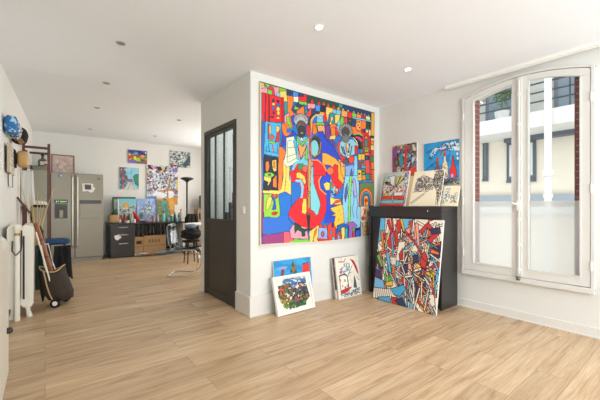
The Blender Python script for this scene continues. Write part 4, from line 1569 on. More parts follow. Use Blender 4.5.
def market():
    a = Art(100, 126, '6a4a6a')
    a.dabs(rnd, 420, ('2a8a8c', '4ab0a8', '8a4a8a', 'a05a98', '5a3a5a', 'c84a4c', '3a3a50', 'd8c8b0', '3f7a8a', '6a5a3a'), .035, asp=1.5)
    a.dabs(rnd, 50, ('8a3a7c', '9a4a90'), .05, region=[(0, .05), (.15, .05), (.2, .5), (0, .8)], asp=2, ang=1.5)
    a.poly('2f9a94', (.30, .30), (.42, .25), (.46, .60), (.32, .66), out=False)
    a.poly('cf3a2a', (.53, .05), (.62, .04), (.58, .78), (.49, .80), out=False)
    a.ell('6a5030', .18, .50, .10, .13); a.ell('8a7a4a', .18, .50, .05, .08)
    a.dabs(rnd, 50, ('d8c0a0', '3a2a2c', 'b09880'), .03, region=[(.2, .62), (.5, .62), (.5, .8), (.2, .8)])
    a.poly('e2452c', (.48, .84), (1.0, .62), (1.0, .80), (.62, 1.0), (.50, 1.0), out=False)
    a.line('8a2a20', .018, (.52, .92), (1, .70)); a.line('8a2a20', .018, (.6, .97), (1, .78))
    a.poly('8a6038', (.62, 1.0), (1.0, .80), (1.0, 1.0), out=False)
    a.dabs(rnd, 40, ('2a2a34', '4a88a0', 'c8d0d0'), .03, region=[(.6, .4), (.95, .4), (.95, .62), (.6, .66)])
    a.dabs(rnd, 12, ('c0a060', '2a3a38'), .04, region=[(0, 0), (1, 0), (1, .05), (0, .05)], asp=2, ang=0)
    return a


def bottles():
    a = Art(120, 150, '1f8fc8')
    a.dabs(rnd, 70, ('1a86c2', '2a9ad0', '1878b4'), .05, asp=3, ang=-.5)
    a.scrib(rnd, 60, ('e4e4de', '2a3a54', 'cfd8d8'), .020, .12, region=[(.10, .36), (.30, .14), (.62, .06), (.66, .16), (.38, .22), (.20, .40)], ang=-.5)
    a.scrib(rnd, 60, ('e4e4de', 'dfe6e4', '2a5a80'), .022, .10, region=[(.60, .06), (.98, .04), (.98, .26), (.72, .22)], ang=1.5)
    for p in ((.92, .30), (.93, .40), (.96, .2)):
        a.poly('dfe6e4', (p[0], p[1]), (p[0] + .05, p[1]), (p[0] + .04, p[1] + .06), (p[0] + .01, p[1] + .06), out=False)
    for k in range(5):
        a.line('1a5a90', .012, (.05 + k * .04, .62 - k * .02), (.40, .38 + k * .03))
    a.ow = .010
    def bottle(cx, top, bot, w, c, cap):
        a.poly(c, (cx - .025, top), (cx + .025, top), (cx + .03, top + .18), (cx + w, top + .32), (cx + w, bot), (cx - w, bot), (cx - w, top + .32), (cx - .03, top + .18))
        a.poly(cap, (cx - .03, top), (cx + .03, top), (cx + .03, top + .09), (cx - .03, top + .09), out=False)
    bottle(.40, .36, .86, .085, '8a4438', 'd03428')
    bottle(.61, .26, .92, .085, 'd8d4bc', 'c8342c')
    bottle(.83, .36, .90, .095, 'd8302a', 'b02424')
    a.line('9a3428', .035, (.48, .30), (.55, .22), (.66, .20))
    a.dabs(rnd, 40, ('d8522c', '4a8a4a', 'e0b83c', 'a03a3a', '3a6a9c'), .014, region=[(.53, .46), (.69, .46), (.69, .84), (.53, .84)])
    a.ell('d888b0', .81, .80, .05, .055)
    a.poly('cf3a2c', (.12, .66), (.30, .64), (.30, .9), (.12, .9), out=False)
    a.poly('6a7a78', (.30, .86), (1, .86), (1, 1), (.30, 1), out=False)
    a.scrib(rnd, 50, ('3a3a3c', 'c8b890', '2a8ab8', '5a4030'), .022, .2, region=[(.3, .84), (1, .84), (1, 1), (.3, 1)], ang=0)
    return a


def hangX(art, pxl, pxr, pyt, pyb, X, th, lab, roll=0, **k):
    """hang on the window wall; extents taken at the left edge"""
    a, b = onX(pxl, pyt, X - th), onX(pxr, pyt, X - th)
    zt, zb = onX(pxl, pyt, X - th).z, onX(pxl, pyb, X - th).z
    o = canvas('painting', art, a.y - b.y, zt - zb, th, **k)
    place(o, (X, (a.y + b.y) / 2, zb), FACE_X)
    return tag(o, lab, 'painting')


hangX(market(), 392.3, 416.8, 146.3, 180, XW, .012, 'teal and purple unframed painting with a red pole, hanging on the wall above the cabinet')
hangX(bottles(), 424.0, 459.4, 144.2, 186, XW, .02, 'blue painting of three bottles hanging on the wall between cabinet and window')


# --- back wall
def hangY(art, pxl, pxr, pyt, pyb, Y, th, lab, **k):
    a, b = onY(pxl, (pyt + pyb) / 2, Y - th), onY(pxr, (pyt + pyb) / 2, Y - th)
    pm = (pxl + pxr) / 2
    zt, zb = onY(pm, pyt, Y - th).z, onY(pm, pyb, Y - th).z
    o = canvas('painting', art, b.x - a.x, zt - zb, th, **k)
    place(o, ((a.x + b.x) / 2, Y - .004, zb))
    return tag(o, lab, 'painting')


def carnival():
    a = Art(66, 46, '3a3a8a')
    a.dabs(rnd, 30, ('4a4a9c', '2a2a6a', '6a6ab8'), .07, region=[(0, 0), (1, 0), (1, .35), (0, .35)])
    a.dabs(rnd, 90, ('c8342c', 'e0b83c', '7a2a2c', 'd8682c', '6ac04a', '8a5a3a'), .06, region=[(.02, .28), (.98, .35), (.98, .75), (.02, .75)])
    a.poly('8cd04a', (.38, .62), (.60, .52), (.66, .80), (.42, .85), out=False)
    a.poly('e8d040', (.28, .5), (.42, .44), (.42, .7), (.3, .72), out=False)
    a.poly('7a68b8', (0, .74), (.45, .80), (.45, 1), (0, 1), out=False)
    a.poly('8a6050', (.5, .86), (1, .72), (1, 1), (.5, 1), out=False)
    a.ell('e4e0d8', .92, .14, .03, .07, out=False)
    a.ell('5a9ab8', .42, .25, .1, .1, out=False)
    return a


def busy(bg, cols, n=400, s=.03, seed=1, nx=70, ny=60):
    r = random.Random(seed)
    a = Art(nx, ny, bg)
    a.dabs(r, n, cols, s, asp=1.6)
    return a


hangY(carnival(), 128.0, 147.2, 150.3, 163.6, YB, .02, 'small colourful painting with blue sky and carnival figures, high on the kitchen wall')
p = busy('a8aeb0', ('3a4248', 'd8dcda', '6a7478', '2a3034', 'c8cccc', '8a9498'), 380, .03, 2)
p.poly('31504c', (.60, .80), (.95, .25), (1.0, .55), (.75, 1.0), out=False)
p.dabs(rnd, 14, ('a02c2c', '7a2a2c'), .05, region=[(0, .85), (.35, .85), (.35, 1), (0, 1)])
hangY(p, 170.0, 190.3, 151.5, 167.5, YB, .02, 'small grey painting with a dark green corner, high on the wall by the floor lamp')


def street():
    a = Art(60, 70, '8ac8dc')
    a.dabs(rnd, 20, ('9ad0e0', '74b8d4'), .07, region=[(.3, 0), (1, 0), (1, .3), (.3, .3)])
    a.poly('54707c', (0, 0), (.28, 0), (.34, .3), (.40, .72), (.3, .9), (0, 1), out=False)
    a.dabs(rnd, 60, ('3a5a8c', '6ab0c8', '2a3a44', 'd8c8b0', '7a98a0'), .035, region=[(0, 0), (.3, 0), (.38, .7), (.3, .95), (0, 1)])
    a.dabs(rnd, 14, ('c8302c', 'd8682c'), .05, region=[(.08, 0), (.22, 0), (.22, 1), (.08, 1)])
    a.poly('2f8a6a', (.68, .40), (.82, .28), (1, .26), (1, .74), (.74, .62), out=False)
    a.poly('8a3a5c', (.34, .35), (.40, .35), (.42, .6), (.34, .6), out=False)
    a.poly('8a6a9c', (.42, .52), (.68, .52), (.68, .66), (.42, .66), out=False)
    a.poly('c8ccc8', (.46, .66), (.62, .66), (.98, 1), (.22, 1), out=False)
    a.line('5a6468', .02, (.55, .68), (.42, 1)); a.line('5a6468', .02, (.58, .68), (.78, 1)); a.line('5a6468', .02, (.62, .66), (.98, .95))
    a.poly('3a6a70', (.74, .62), (1, .74), (1, .88), (.80, .74), out=False)
    return a


hangY(street(), 119.6, 138.8, 167.6, 189.6, YB, .02, 'small painting of a street with green trees hanging between fridge and large city painting')


def city():
    a = Art(110, 130, 'c4cad4')
    a.dabs(rnd, 900, ('e4e6e8', '5a6478', 'b8c0cc', '8a94a8', '3a3e4c', 'e8e8ea', '94b8d0', '8a4a50'), .020, asp=1.5)
    a.poly('1e1e24', (.02, .0), (.14, .0), (.24, .08), (.18, .12), (.05, .09), out=False)
    a.poly('e07a9c', (.11, .02), (.17, 0), (.26, .08), (.20, .12), out=False)
    a.poly('1e1e24', (.28, .03), (.44, .03), (.46, .12), (.34, .12), out=False)
    a.poly('e4c83c', (.46, .03), (.56, .03), (.56, .10), (.48, .10), out=False)
    a.poly('1e1e24', (.57, .03), (.64, .03), (.64, .08), (.57, .1), out=False)
    a.poly('8a68b8', (.80, .05), (.98, .05), (.98, .15), (.82, .14), out=False)
    a.poly('e4c83c', (.0, .14), (.07, .16), (.05, .22), (0, .20), out=False)
    a.poly('d8b83c', (.95, .35), (1, .35), (1, .60), (.94, .55), out=False)
    a.poly('eceef0', (.16, .72), (.32, .60), (.62, .66), (.62, .82), (.40, .90), (.2, .82), out=False)
    a.poly('eceef0', (.68, .64), (.86, .66), (.84, .9), (.70, .9), out=False)
    a.line('b8803c', .045, (.66, .96), (.66, .64), (.72, .46), (.74, .30))
    a.line('b8803c', .03, (.34, .66), (.66, .62), (.98, .62))
    a.poly('c8883c', (.60, .90), (.98, .75), (1, 1), (.55, 1), out=False)
    a.line('3a3e4c', .012, (.16, .74), (.30, .62), (.62, .72))
    a.line('3a3e4c', .012, (.3, .95), (.66, .78))
    for x, y in ((.53, .13), (.06, .40), (.10, .58), (.04, .27), (.36, .86), (.53, .64)):
        a.poly('c42c34', (x, y), (x + .07, y + .01), (x + .05, y + .05), (x, y + .04), out=False)
    a.poly('6a9ad0', (.0, .80), (.30, .78), (.34, 1), (0, 1), out=False)
    return a


hangY(city(), 146.8, 177.8, 165.8, 204.5, YB, .03, 'large busy city painting with a brown tree hanging on the kitchen wall above the desk')

# ------------------------------------------------------------------ desk with its clutter
DX0, DX1, DY_, DZT = 1.085, 2.70, 8.0, .76
dk = thing('desk', 'long black desk with three drawers and a slatted back against the kitchen wall', 'desk', (1.9, 8.3, 0))
def kb_(m, name, mt, par=dk, **k):
    m.v = [(a - 1.9, b - 8.3, c) for a, b, c in m.v]
    return m.build(name, mt, par, **k)
kb_(MB().box(DX0, DY_, DZT - .03, DX1, 8.62, DZT), 'desk_top', M_BROWNBLACK, bevel=.003)
kb_(MB().box(DX0 + .02, DY_ + .02, 0, DX0 + .50, 8.6, DZT - .03), 'drawer_cabinet', M_BROWNBLACK, bevel=.003)
for (z0, z1) in ((.56, .715), (.375, .55), (.03, .365)):
    d_ = kb_(MB().box(DX0 + .03, DY_ + .002, z0, DX0 + .49, DY_ + .02, z1), 'drawer', M_BROWNBLACK, bevel=.003)
    hz = z1 - (.045 if z1 > .4 else .05)
    h_ = MB()
    h_.box(DX0 + .17, DY_ - .018, hz - .008, DX0 + .36, DY_ - .008, hz + .008)
    h_.box(DX0 + .18, DY_ - .018, hz - .006, DX0 + .19, DY_ + .002, hz + .006)
    h_.box(DX0 + .34, DY_ - .018, hz - .006, DX0 + .35, DY_ + .002, hz + .006)
    h_.v = [(a - 1.9, b - 8.3, c) for a, b, c in h_.v]
    ho = h_.build('drawer_handle', M_CHROME, d_)
kb_(MB().add([Vector((DX0 + .09 + x, DY_ + .0, .47 + z)) for x, z in ((0, .02), (.10, .05), (.14, -.02), (.06, -.08), (.02, -.05))], [(0, 1, 2, 3, 4)]).add([Vector((DX0 + .09 + x, DY_ - .003, .47 + z)) for x, z in ((0, .02), (.10, .05), (.14, -.02), (.06, -.08), (.02, -.05))], [(0, 1, 2, 3, 4)]), 'peeling_sticker', M_PAPER)
kb_(MB().box(DX1 - .04, DY_ + .02, 0, DX1 - .005, 8.6, DZT - .03), 'side_panel', M_WHITE)
sl = MB()
x = DX0 + .53
while x < DX1 - .06:
    sl.box(x, 8.50, .10, x + .055, 8.52, DZT - .03)
    x += .085
sl.box(DX0 + .5, 8.52, .06, DX1 - .04, 8.53, .12)
sl.box(DX0 + .5, 8.52, .68, DX1 - .04, 8.53, .73)
kb_(sl, 'slatted_back', M_BLACK)

# cardboard under the desk
def cbox(lab, x, y, w, d, h, rz=0, grp=None):
    t = thing('cardboard_box', lab, 'box', (x, y, 0), rz, grp)
    MB().box(-w / 2, -d / 2, 0, w / 2, d / 2, h).build('box_body', M_CARD, t, bevel=.004)
    m = MB()
    m.box(-w / 2 + .01, -d / 2 - .003, h * .45, w / 2 - .01, -d / 2, h * .48)
    for k in range(4):
        m.box(-w * .3 + k * w * .14, -d / 2 - .003, h * .62, -w * .3 + k * w * .14 + .05, -d / 2, h * .80)
    m.build('box_print', mat('box_ink', '8a6a48', .8), t)
    return t


cbox('wide printed cardboard box standing under the desk in front of its slats', 2.06, 8.30, .50, .22, .44)
cbox('narrow plain cardboard box under the desk next to the drawers', 1.70, 8.32, .20, .28, .42)
# papers on the floor under the desk
M_BLUEP = mat('pale_blue_paper', '9fb0bc', .8, var=.1)
rnd2 = random.Random(8)
pp = [(2.0, 8.02, M_PAPER), (1.75, 8.05, M_PAPER), (2.22, 8.08, M_BLUEP), (1.86, 7.97, M_CARD), (2.45, 8.10, M_BLUEP), (2.1, 7.96, M_BLUEP)]
plabs = ['white paper sheets spread on the floor before the printed cardboard box', 'white crumpled paper on the floor beside the drawers', 'pale blue paper on the floor under the desk', 'torn brown paper lying at the front of the pile under the desk', 'pale blue paper on the floor nearest the chair', 'pale blue paper at the front edge of the paper pile']
for i, (x, y, mt) in enumerate(pp):
    m = MB()
    for k in range(5):
        c = Vector((rnd2.uniform(-.10, .10), rnd2.uniform(-.04, .04), .004 + k * .012 + i * .002))
        a = rnd2.uniform(-.4, .4)
        u, v = Vector((math.cos(a), math.sin(a), rnd2.uniform(-.05, .05))) * .13, Vector((-math.sin(a), math.cos(a), rnd2.uniform(-.05, .05))) * .07
        q = [c - u - v, c + u - v, c + u + v, c - u + v]
        lo = min(p.z for p in q)
        q = [p - Vector((0, 0, min(0, lo - .002))) for p in q]
        m.add(q + [p + Vector((0, 0, .004)) for p in q], [(3, 2, 1, 0), (4, 5, 6, 7), (0, 1, 5, 4), (1, 2, 6, 5), (2, 3, 7, 6), (3, 0, 4, 7)])
    o = m.build('paper', mt, loc=(x, y, 0))
    tag(o, plabs[i], 'paper', 'papers under the desk')


# canvases leaning behind the clutter
def lean_desk(art, pxl, pxr, pyt, Y, lab, th=.02, side='e9e6df'):
    a, b = onY(pxl, 210, Y), onY(pxr, 210, Y)
    zt = onY((pxl + pxr) / 2, pyt, Y + .03).z
    H = (zt - DZT)
    o = canvas('painting', art, b.x - a.x, H, th, side)
    place(o, ((a.x + b.x) / 2, Y, DZT + .001), 0, .07)
    return tag(o, lab, 'painting')


def green_edge():
    a = Art(60, 60, '1f6a54')
    a.poly('d8d4c8', (.06, .10), (.3, .10), (.3, .5), (.06, .5), out=False)
    a.dabs(rnd, 30, ('3a3a44', 'b8b0a8', '6a3a3c', '4a6a7a'), .05, region=[(.04, .45), (.4, .45), (.4, 1), (.04, 1)])
    a.poly('8a2a2c', (.2, .0), (.36, .0), (.36, .06), (.2, .06), out=False)
    return a


def teal_town():
    a = Art(60, 70, '7fc0d0')
    a.ell('d8a848', .42, .30, .20, .14, out=False)
    a.dabs(rnd, 260, ('9a9a98', 'd8d0c4', '6a6468', '4a484c', 'b89a8c', 'a87a50', 'c8ccd0'), .035, region=[(0, .38), (.2, .34), (.8, .34), (1, .20), (1, 1), (0, 1)])
    a.dabs(rnd, 30, ('a83a34', '7a3a34', 'c8522c'), .045, region=[(.05, .68), (.9, .68), (.9, .92), (.05, .92)])
    a.line('e8e4dc', .05, (.03, 0), (.03, 1))
    return a


def blue_town():
    a = Art(60, 70, '8aa4d4')
    a.dabs(rnd, 30, ('7a98d0', 'a8bce0', '98a8d8'), .08)
    a.dabs(rnd, 280, ('b8c4cc', '6a7880', '98a4ac', 'd4dce0', '54646c', '8aa0a8'), .032, region=[(.10, .40), (.42, .35), (.52, .08), (.68, .12), (.80, .45), (.88, .98), (.25, .98)])
    a.dabs(rnd, 14, ('3a7a48', '2a6a50'), .05, region=[(.08, .62), (.25, .62), (.3, .85), (.1, .85)])
    return a


def gold():
    a = Art(60, 70, 'c08a34')
    a.dabs(rnd, 60, ('6a7048', '7a7a4c', '5a6440'), .08, region=[(0, 0), (.6, 0), (.75, .4), (.7, 1), (0, 1)])
    a.dabs(rnd, 26, ('2a8a88', '3a9a94', '4a8a78'), .06, region=[(.12, .12), (.6, .12), (.8, .5), (.7, .85), (.1, .75)])
    a.dabs(rnd, 30, ('c89038', 'b88030', 'd09a40'), .06, region=[(.72, 0), (1, 0), (1, 1), (.8, 1)])
    return a


lean_desk(green_edge(), 112.3, 135.8, 197.0, 8.56, 'dark green edged canvas, rearmost of those leaning at the left end of the desk')
lean_desk(teal_town(), 117.8, 136.0, 198.8, 8.46, 'canvas of a grey town with golden dome under teal sky, leaning on the desk')
lean_desk(blue_town(), 137.0, 156.6, 198.8, 8.49, 'blue and grey canvas of a hill town leaning at the middle of the desk')
lean_desk(gold(), 156.8, 174.6, 198.5, 8.46, 'ochre canvas with turquoise patches leaning at the right end of the desk')


def desk_item(kind, px, Y, lab, cat, col, r, h, style, extra=None):
    p = onY(px, 215, Y)
    t = thing(kind, lab, cat, (p.x, Y, DZT + .001))
    mt = mat(kind + '_body', col, .4)
    if style == 'bottle':
        MB().lathe([(r * .95, 0), (r, .01), (r, h * .65), (r * .4, h * .82), (r * .38, h * .88)], n=14).build('bottle_body', mt, t, smooth='auto')
        MB().lathe([(r * .45, h * .88), (r * .45, h), (r * .3, h)], n=12).build('cap', mat(kind + '_cap', extra or 'eeeeee', .4), t, smooth='auto')
    elif style == 'jar':
        MB().lathe([(r * .9, 0), (r, .01), (r, h * .8), (r * .85, h * .88)], n=14).build('jar_body', mt, t, smooth='auto')
        MB().lathe([(r * .92, h * .86), (r * .92, h), (r * .8, h)], n=14).build('lid', mat(kind + '_lid', extra or '333333', .4), t, smooth='auto')
    elif style == 'cup':
        MB().lathe([(r * .8, 0), (r, h * .6), (r * .93, h * .6), (r * .75, .01)], n=14).build('cup_body', mt, t, smooth='auto')
        m = MB()
        rr = random.Random(int(px * 10))
        for k in range(6):
            a = rr.uniform(0, 2 * PI)
            m.tube([(0, 0, .012), (math.cos(a) * r * .9, math.sin(a) * r * .9, h * rr.uniform(.85, 1.1))], .004, 5)
        m.build('brushes', mat(kind + '_brush', extra or 'a87a50', .6), t)
    elif style == 'heap':
        MB().blob((0, 0, h * .48), (r, r * .8, h * .48), .25, int(px), 2.5, nu=16, nv=10).build('heap', mt, t, smooth=True)
    return t


# brown bag at the left end
p = onY(109.8, 215, 8.2)
t = thing('paper_bag', 'crumpled brown paper bag at the left end of the desk', 'bag', (1.19, 8.2, DZT + .001))
m = MB()
m.blob((0, 0, .09), (.105, .09, .09), .12, 4, 2.5, power=.45)
m.build('bag_body', M_CARD, t, smooth=True)
MB().tube([(-.02, 0, .17), (-.02, 0, .22), (.0, 0, .23)], .012, 8).build('bag_twist', M_BLACKF, t)
desk_item('jam_jar', 119.6, 8.15, 'small jar with a red lid beside the brown bag on the desk', 'jar', 'b9b0a4', .03, .09, 'jar', 'b8302c')
desk_item('brush_pot', 123.5, 8.2, 'pot of paint brushes in front of the grey town canvas', 'pot', '8a5040', .035, .17, 'cup', '4a3a34')
desk_item('white_tub', 127.0, 8.12, 'low white tub at the front of the desk above the drawers', 'tub', 'cfcac4', .05, .06, 'jar', 'b04a3c')
desk_item('green_bottle', 129.6, 8.25, 'green glass bottle between the brush pots on the desk', 'bottle', '3f6a4a', .035, .24, 'bottle', 'c8c8c4')
desk_item('brush_glass', 131.8, 8.12, 'glass of white brushes in front of the green bottle', 'glass', 'b8c4c0', .03, .18, 'cup', 'e4e0d8')
t = desk_item('red_hat', 136.2, 8.3, 'pointed red hat shape drooping between the two town canvases', 'hat', 'b8242a', .05, .05, 'heap')
MB().tube([(.03, 0, .02), (.02, 0, .09), (-.02, 0, .17), (-.05, 0, .235)], [.055, .05, .035, .012], 12).build('hat_point', mat('red_felt', 'b8242a', .8), t, smooth=True)
desk_item('white_cup', 134.2, 8.1, 'white cup standing before the red hat', 'cup', 'dcd8d0', .035, .08, 'jar', 'dcd8d0')
desk_item('dark_dish', 142.3, 8.12, 'flat dark dish on the desk before the blue town canvas', 'dish', '24242a', .06, .035, 'jar', '24242a')
desk_item('pink_sponge', 147.8, 8.12, 'bright pink sponge on the desk edge', 'sponge', 'd8308c', .045, .035, 'heap')
desk_item('red_pot', 153.5, 8.15, 'small red and grey pot between pink sponge and turquoise bottle', 'pot', '9a8a80', .035, .13, 'jar', 'a83c34')
desk_item('grey_bottle', 157.8, 8.2, 'pale grey bottle left of the turquoise bottle', 'bottle', 'a8a8a4', .03, .19, 'bottle', '8a5a4a')
desk_item('turquoise_bottle', 163.6, 8.18, 'tall turquoise bottle with black cap before the ochre canvas', 'bottle', '6ab8b8', .042, .25, 'bottle', '24242a')
desk_item('low_box', 168.5, 8.15, 'low grey tin on the desk before the ochre canvas', 'tin', '8f9494', .05, .09, 'jar', 'c8c8c4')
desk_item('teal_can', 171.8, 8.12, 'white and teal can at the right part of the desk', 'can', '3f8f88', .035, .16, 'jar', 'e0e0dc')
desk_item('dark_bottle', 174.9, 8.2, 'dark bottle beside the white and teal can', 'bottle', '2c3c40', .032, .22, 'bottle', '1a1a1c')
desk_item('blue_jar', 177.0, 8.12, 'pale blue jar near the right end of the desk', 'jar', '8ab4c8', .03, .10, 'jar', 'd8dce0')
desk_item('green_flask', 178.7, 8.2, 'dark green flask near the right end of the desk', 'bottle', '2a5a50', .028, .20, 'bottle', '24342c')
desk_item('red_topped_bottle', 181.0, 8.25, 'tall pale bottle with a red top at the right end of the desk', 'bottle', 'a8a094', .045, .30, 'bottle', 'c05a5c')

# ------------------------------------------------------------------ fridge and tall cabinet
FX0, FX1, FY, FH = .085, .975, 8.0, 1.805
fg = thing('fridge', 'large steel side by side fridge with water dispenser, on the kitchen wall', 'fridge', ((FX0 + FX1) / 2, 8.35, 0))
def gb(m, name, mt, par=fg, **k):
    m.v = [(a - (FX0 + FX1) / 2, b - 8.35, c) for a, b, c in m.v]
    return m.build(name, mt, par, **k)
gb(MB().box(FX0, FY + .07, .03, FX1, YB - .02, FH - .01), 'fridge_body', M_STEELD, bevel=.004)
gb(MB().box(FX0 + .02, FY + .04, 0, FX1 - .02, FY + .10, .07), 'toe_kick', M_STEELD)
XM = .475
dl = gb(MB().box(FX0, FY, .08, XM - .004, FY + .066, FH), 'fridge_door', M_STEEL, bevel=.008)
drr = gb(MB().box(XM + .004, FY, .08, FX1, FY + .066, FH), 'fridge_door', M_STEEL, bevel=.008)
def gsub(m, name, mt, par, **k):
    return gb(m, name, mt, par, **k)
for xx, pr in ((XM - .042, dl), (XM + .042, drr)):
    h = MB()
    h.tube([(xx, FY, .30), (xx, FY - .045, .34), (xx, FY - .05, .55), (xx, FY - .05, 1.5), (xx, FY - .045, 1.72), (xx, FY, 1.76)], .014, 10)
    gsub(h, 'door_handle', M_HANDLE, pr, smooth='auto')
# dispenser
a, b = onY(51.6, 203, FY), onY(67.0, 217, FY)
zt, zb = onY(60, 199.5, FY).z, onY(60, 218.5, FY).z
gsub(MB().box(.125, FY - .006, zb - .02, .375, FY, zt + .01), 'dispenser_surround', M_STEELD, dl)
gsub(MB().box(.14, FY - .010, zt - .08, .36, FY - .006, zt), 'dispenser_display', M_BLACK, dl)
M_GRN = mat('green_digits', '9ad83c', .4, emit='9ad83c', estr=.9)
g = MB()
for k, x in enumerate((.17, .20, .24, .265, .29, .32)):
    gsub(MB().box(x, FY - .0115, zt - .055 + (k % 2) * .008, x + .016, FY - .010, zt - .03), 'display_digit', M_GRN, dl)

gsub(MB().box(.145, FY - .009, zb, .355, FY - .006, zt - .09), 'dispenser_recess', mat('dispenser_grey', '45433e', .4), dl)
gsub(MB().box(.215, FY - .03, zb + .01, .285, FY - .009, zb + .17), 'dispenser_spout', M_STEEL, dl, bevel=.01)
# mini bar
za, zc_ = onY(90, 200.2, FY).z, onY(90, 218.5, FY).z
gsub(MB().box(.56, FY - .008, zc_, .93, FY, za - .07), 'small_hatch', M_STEEL, drr, bevel=.004)
gsub(MB().box(.555, FY - .010, za - .068, .935, FY, za), 'hatch_grip', M_BLACK, drr, bevel=.003)
gsub(MB().box(.86, FY - .003, 1.70, .92, FY, 1.722), 'maker_badge', M_DARK, drr)
# magnet photo on torn white paper
ph = MB().add([Vector((x, FY - .002, z)) for x, z in ((.60, 1.60), (.72, 1.61), (.79, 1.60), (.79, 1.55), (.83, 1.50), (.80, 1.46), (.80, 1.43), (.74, 1.42), (.70, 1.45), (.61, 1.44))], [tuple(range(10))])
ph.prism([(.60, 1.60), (.72, 1.61), (.79, 1.60), (.79, 1.55), (.83, 1.50), (.80, 1.46), (.80, 1.43), (.74, 1.42), (.70, 1.45), (.61, 1.44)], 'y', FY - .0035, FY - .001)
po = ph.build('paper_note', M_PAPER, loc=(0, 0, 0))
tag(po, 'torn white paper with a small dark picture stuck on the right fridge door', 'note')
MB().box(.645, FY - .006, 1.48, .755, FY - .0036, 1.585).build('note_picture', mat('dull_blue_print', '5a5a60', .6, var=.3), po)
st = MB().lathe([(.03, 0), (.032, .004), (.02, .006)], n=16)
so = st.build('fridge_magnet', mat('blue_magnet', '3f7ab8', .4), loc=(.235, FY - .001, 1.742), rot=(PI / 2, 0, 0))
tag(so, 'small blue and white oval magnet at the top of the left fridge door', 'magnet')
MB().box(.003, -.012, .0062, .028, .012, .007).build('magnet_patch', M_WHITE, so)

# framed picture on the fridge
t = thing('framed_picture', 'brown framed pale red picture standing on top of the fridge', 'picture', (.30, 8.50, FH + .001 - .01))
t.rotation_euler = (-.08, 0, 0)
W, H = .40, .43
m = MB()
for (a0, b0, c0, d0) in ((-W / 2, 0, W / 2, .02), (-W / 2, H - .02, W / 2, H), (-W / 2, .02, -W / 2 + .02, H - .02), (W / 2 - .02, .02, W / 2, H - .02)):
    m.box(a0, -.02, b0, c0, 0, d0)
m.build('picture_frame', M_WOODBR, t)
aa = Art(50, 50, 'c8b4ac')
aa.dabs(rnd, 60, ('c4aca4', 'd4c4bc', 'bca49c', 'ccb4ac'), .08)
aa.line('9a6a64', .02, (.3, .1), (.35, .4), (.2, .6), (.4, .8)); aa.line('8a7a74', .015, (.4, .2), (.7, .3), (.8, .5), (.5, .6))
cv = canvas('picture', aa, W - .04, H - .04, .008)
cv.parent = t
cv.location = (0, 0, .02)

# tall olive-grey cabinet behind the rack
tc_ = thing('tall_cabinet', 'tall olive grey cabinet between the left wall and the fridge', 'cabinet', (-.065, 8.4, 0))
M_OLV = mat('olive_grey_front', '8d8a78', .35, .2)
MB().box(-.125, -.36, 0, .135, .33, 1.84).build('cabinet_body', M_OLV, tc_, bevel=.003)
MB().box(-.12, -.378, .08, .13, -.361, 1.83).build('cabinet_door', M_OLV, tc_, bevel=.003)
MB().tube([(.10, -.40, .9), (.10, -.40, 1.2)], .006, 8).build('door_handle', M_CHROME, tc_)

# ------------------------------------------------------------------ floor lamp
lp = thing('floor_lamp', 'black uplighter floor lamp with a dish top standing right of the desk', 'floor lamp', (2.86, 8.32, 0))
MB().lathe([(.13, 0), (.13, .02), (.02, .03)], n=24).build('lamp_base', M_BLACK, lp, smooth='auto')
MB().tube([(0, 0, .025), (0, 0, 1.76)], .022, 10).build('lamp_pole', M_BLACK, lp)
MB().lathe([(.022, 1.74), (.06, 1.78), (.15, 1.82), (.165, 1.85), (.155, 1.85), (.05, 1.80)], n=28).build('lamp_shade', M_BLACK, lp, smooth='auto')
MB().lathe([(.155, 1.848), (.10, 1.875), (.02, 1.885)], n=24).build('lamp_diffuser', mat('smoky_white', '6d6a68', .4), lp, smooth='auto')

# ------------------------------------------------------------------ acrylic chair
def acrylic_mat():
    m = bpy.data.materials.new('clear_acrylic')
    m.use_nodes = True
    nt = m.node_tree
    nt.nodes.remove(nt.nodes['Principled BSDF'])
    out = nt.nodes['Material Output']
    t = nd(nt, 'ShaderNodeBsdfTransparent')
    t.inputs[0].default_value = (.68, .71, .73, 1)
    g = nd(nt, 'ShaderNodeBsdfGlossy')
    g.inputs['Roughness'].default_value = .12
    g.inputs[0].default_value = (.7, .72, .75, 1)
    lw = nd(nt, 'ShaderNodeLayerWeight')
    lw.inputs[0].default_value = .3
    mx = nd(nt, 'ShaderNodeMixShader')
    pw = nd(nt, 'ShaderNodeMath', operation='POWER')
    pw.inputs[1].default_value = 3
    nt.links.new(lw.outputs['Facing'], pw.inputs[0])
    ad = nd(nt, 'ShaderNodeMath', operation='MULTIPLY_ADD')
    ad.inputs[1].default_value = .5
    ad.inputs[2].default_value = .03
    nt.links.new(pw.outputs[0], ad.inputs[0])
    nt.links.new(ad.outputs[0], mx.inputs[0])
    nt.links.new(t.outputs[0], mx.inputs[1])
    nt.links.new(g.outputs[0], mx.inputs[2])
    nt.links.new(mx.outputs[0], out.inputs[0])
    return m


M_ACR = acrylic_mat()
ch = thing('acrylic_chair', 'clear acrylic chair with a chrome cantilever base near the partition corner', 'chair', (1.86, 5.42, 0), math.radians(-34))
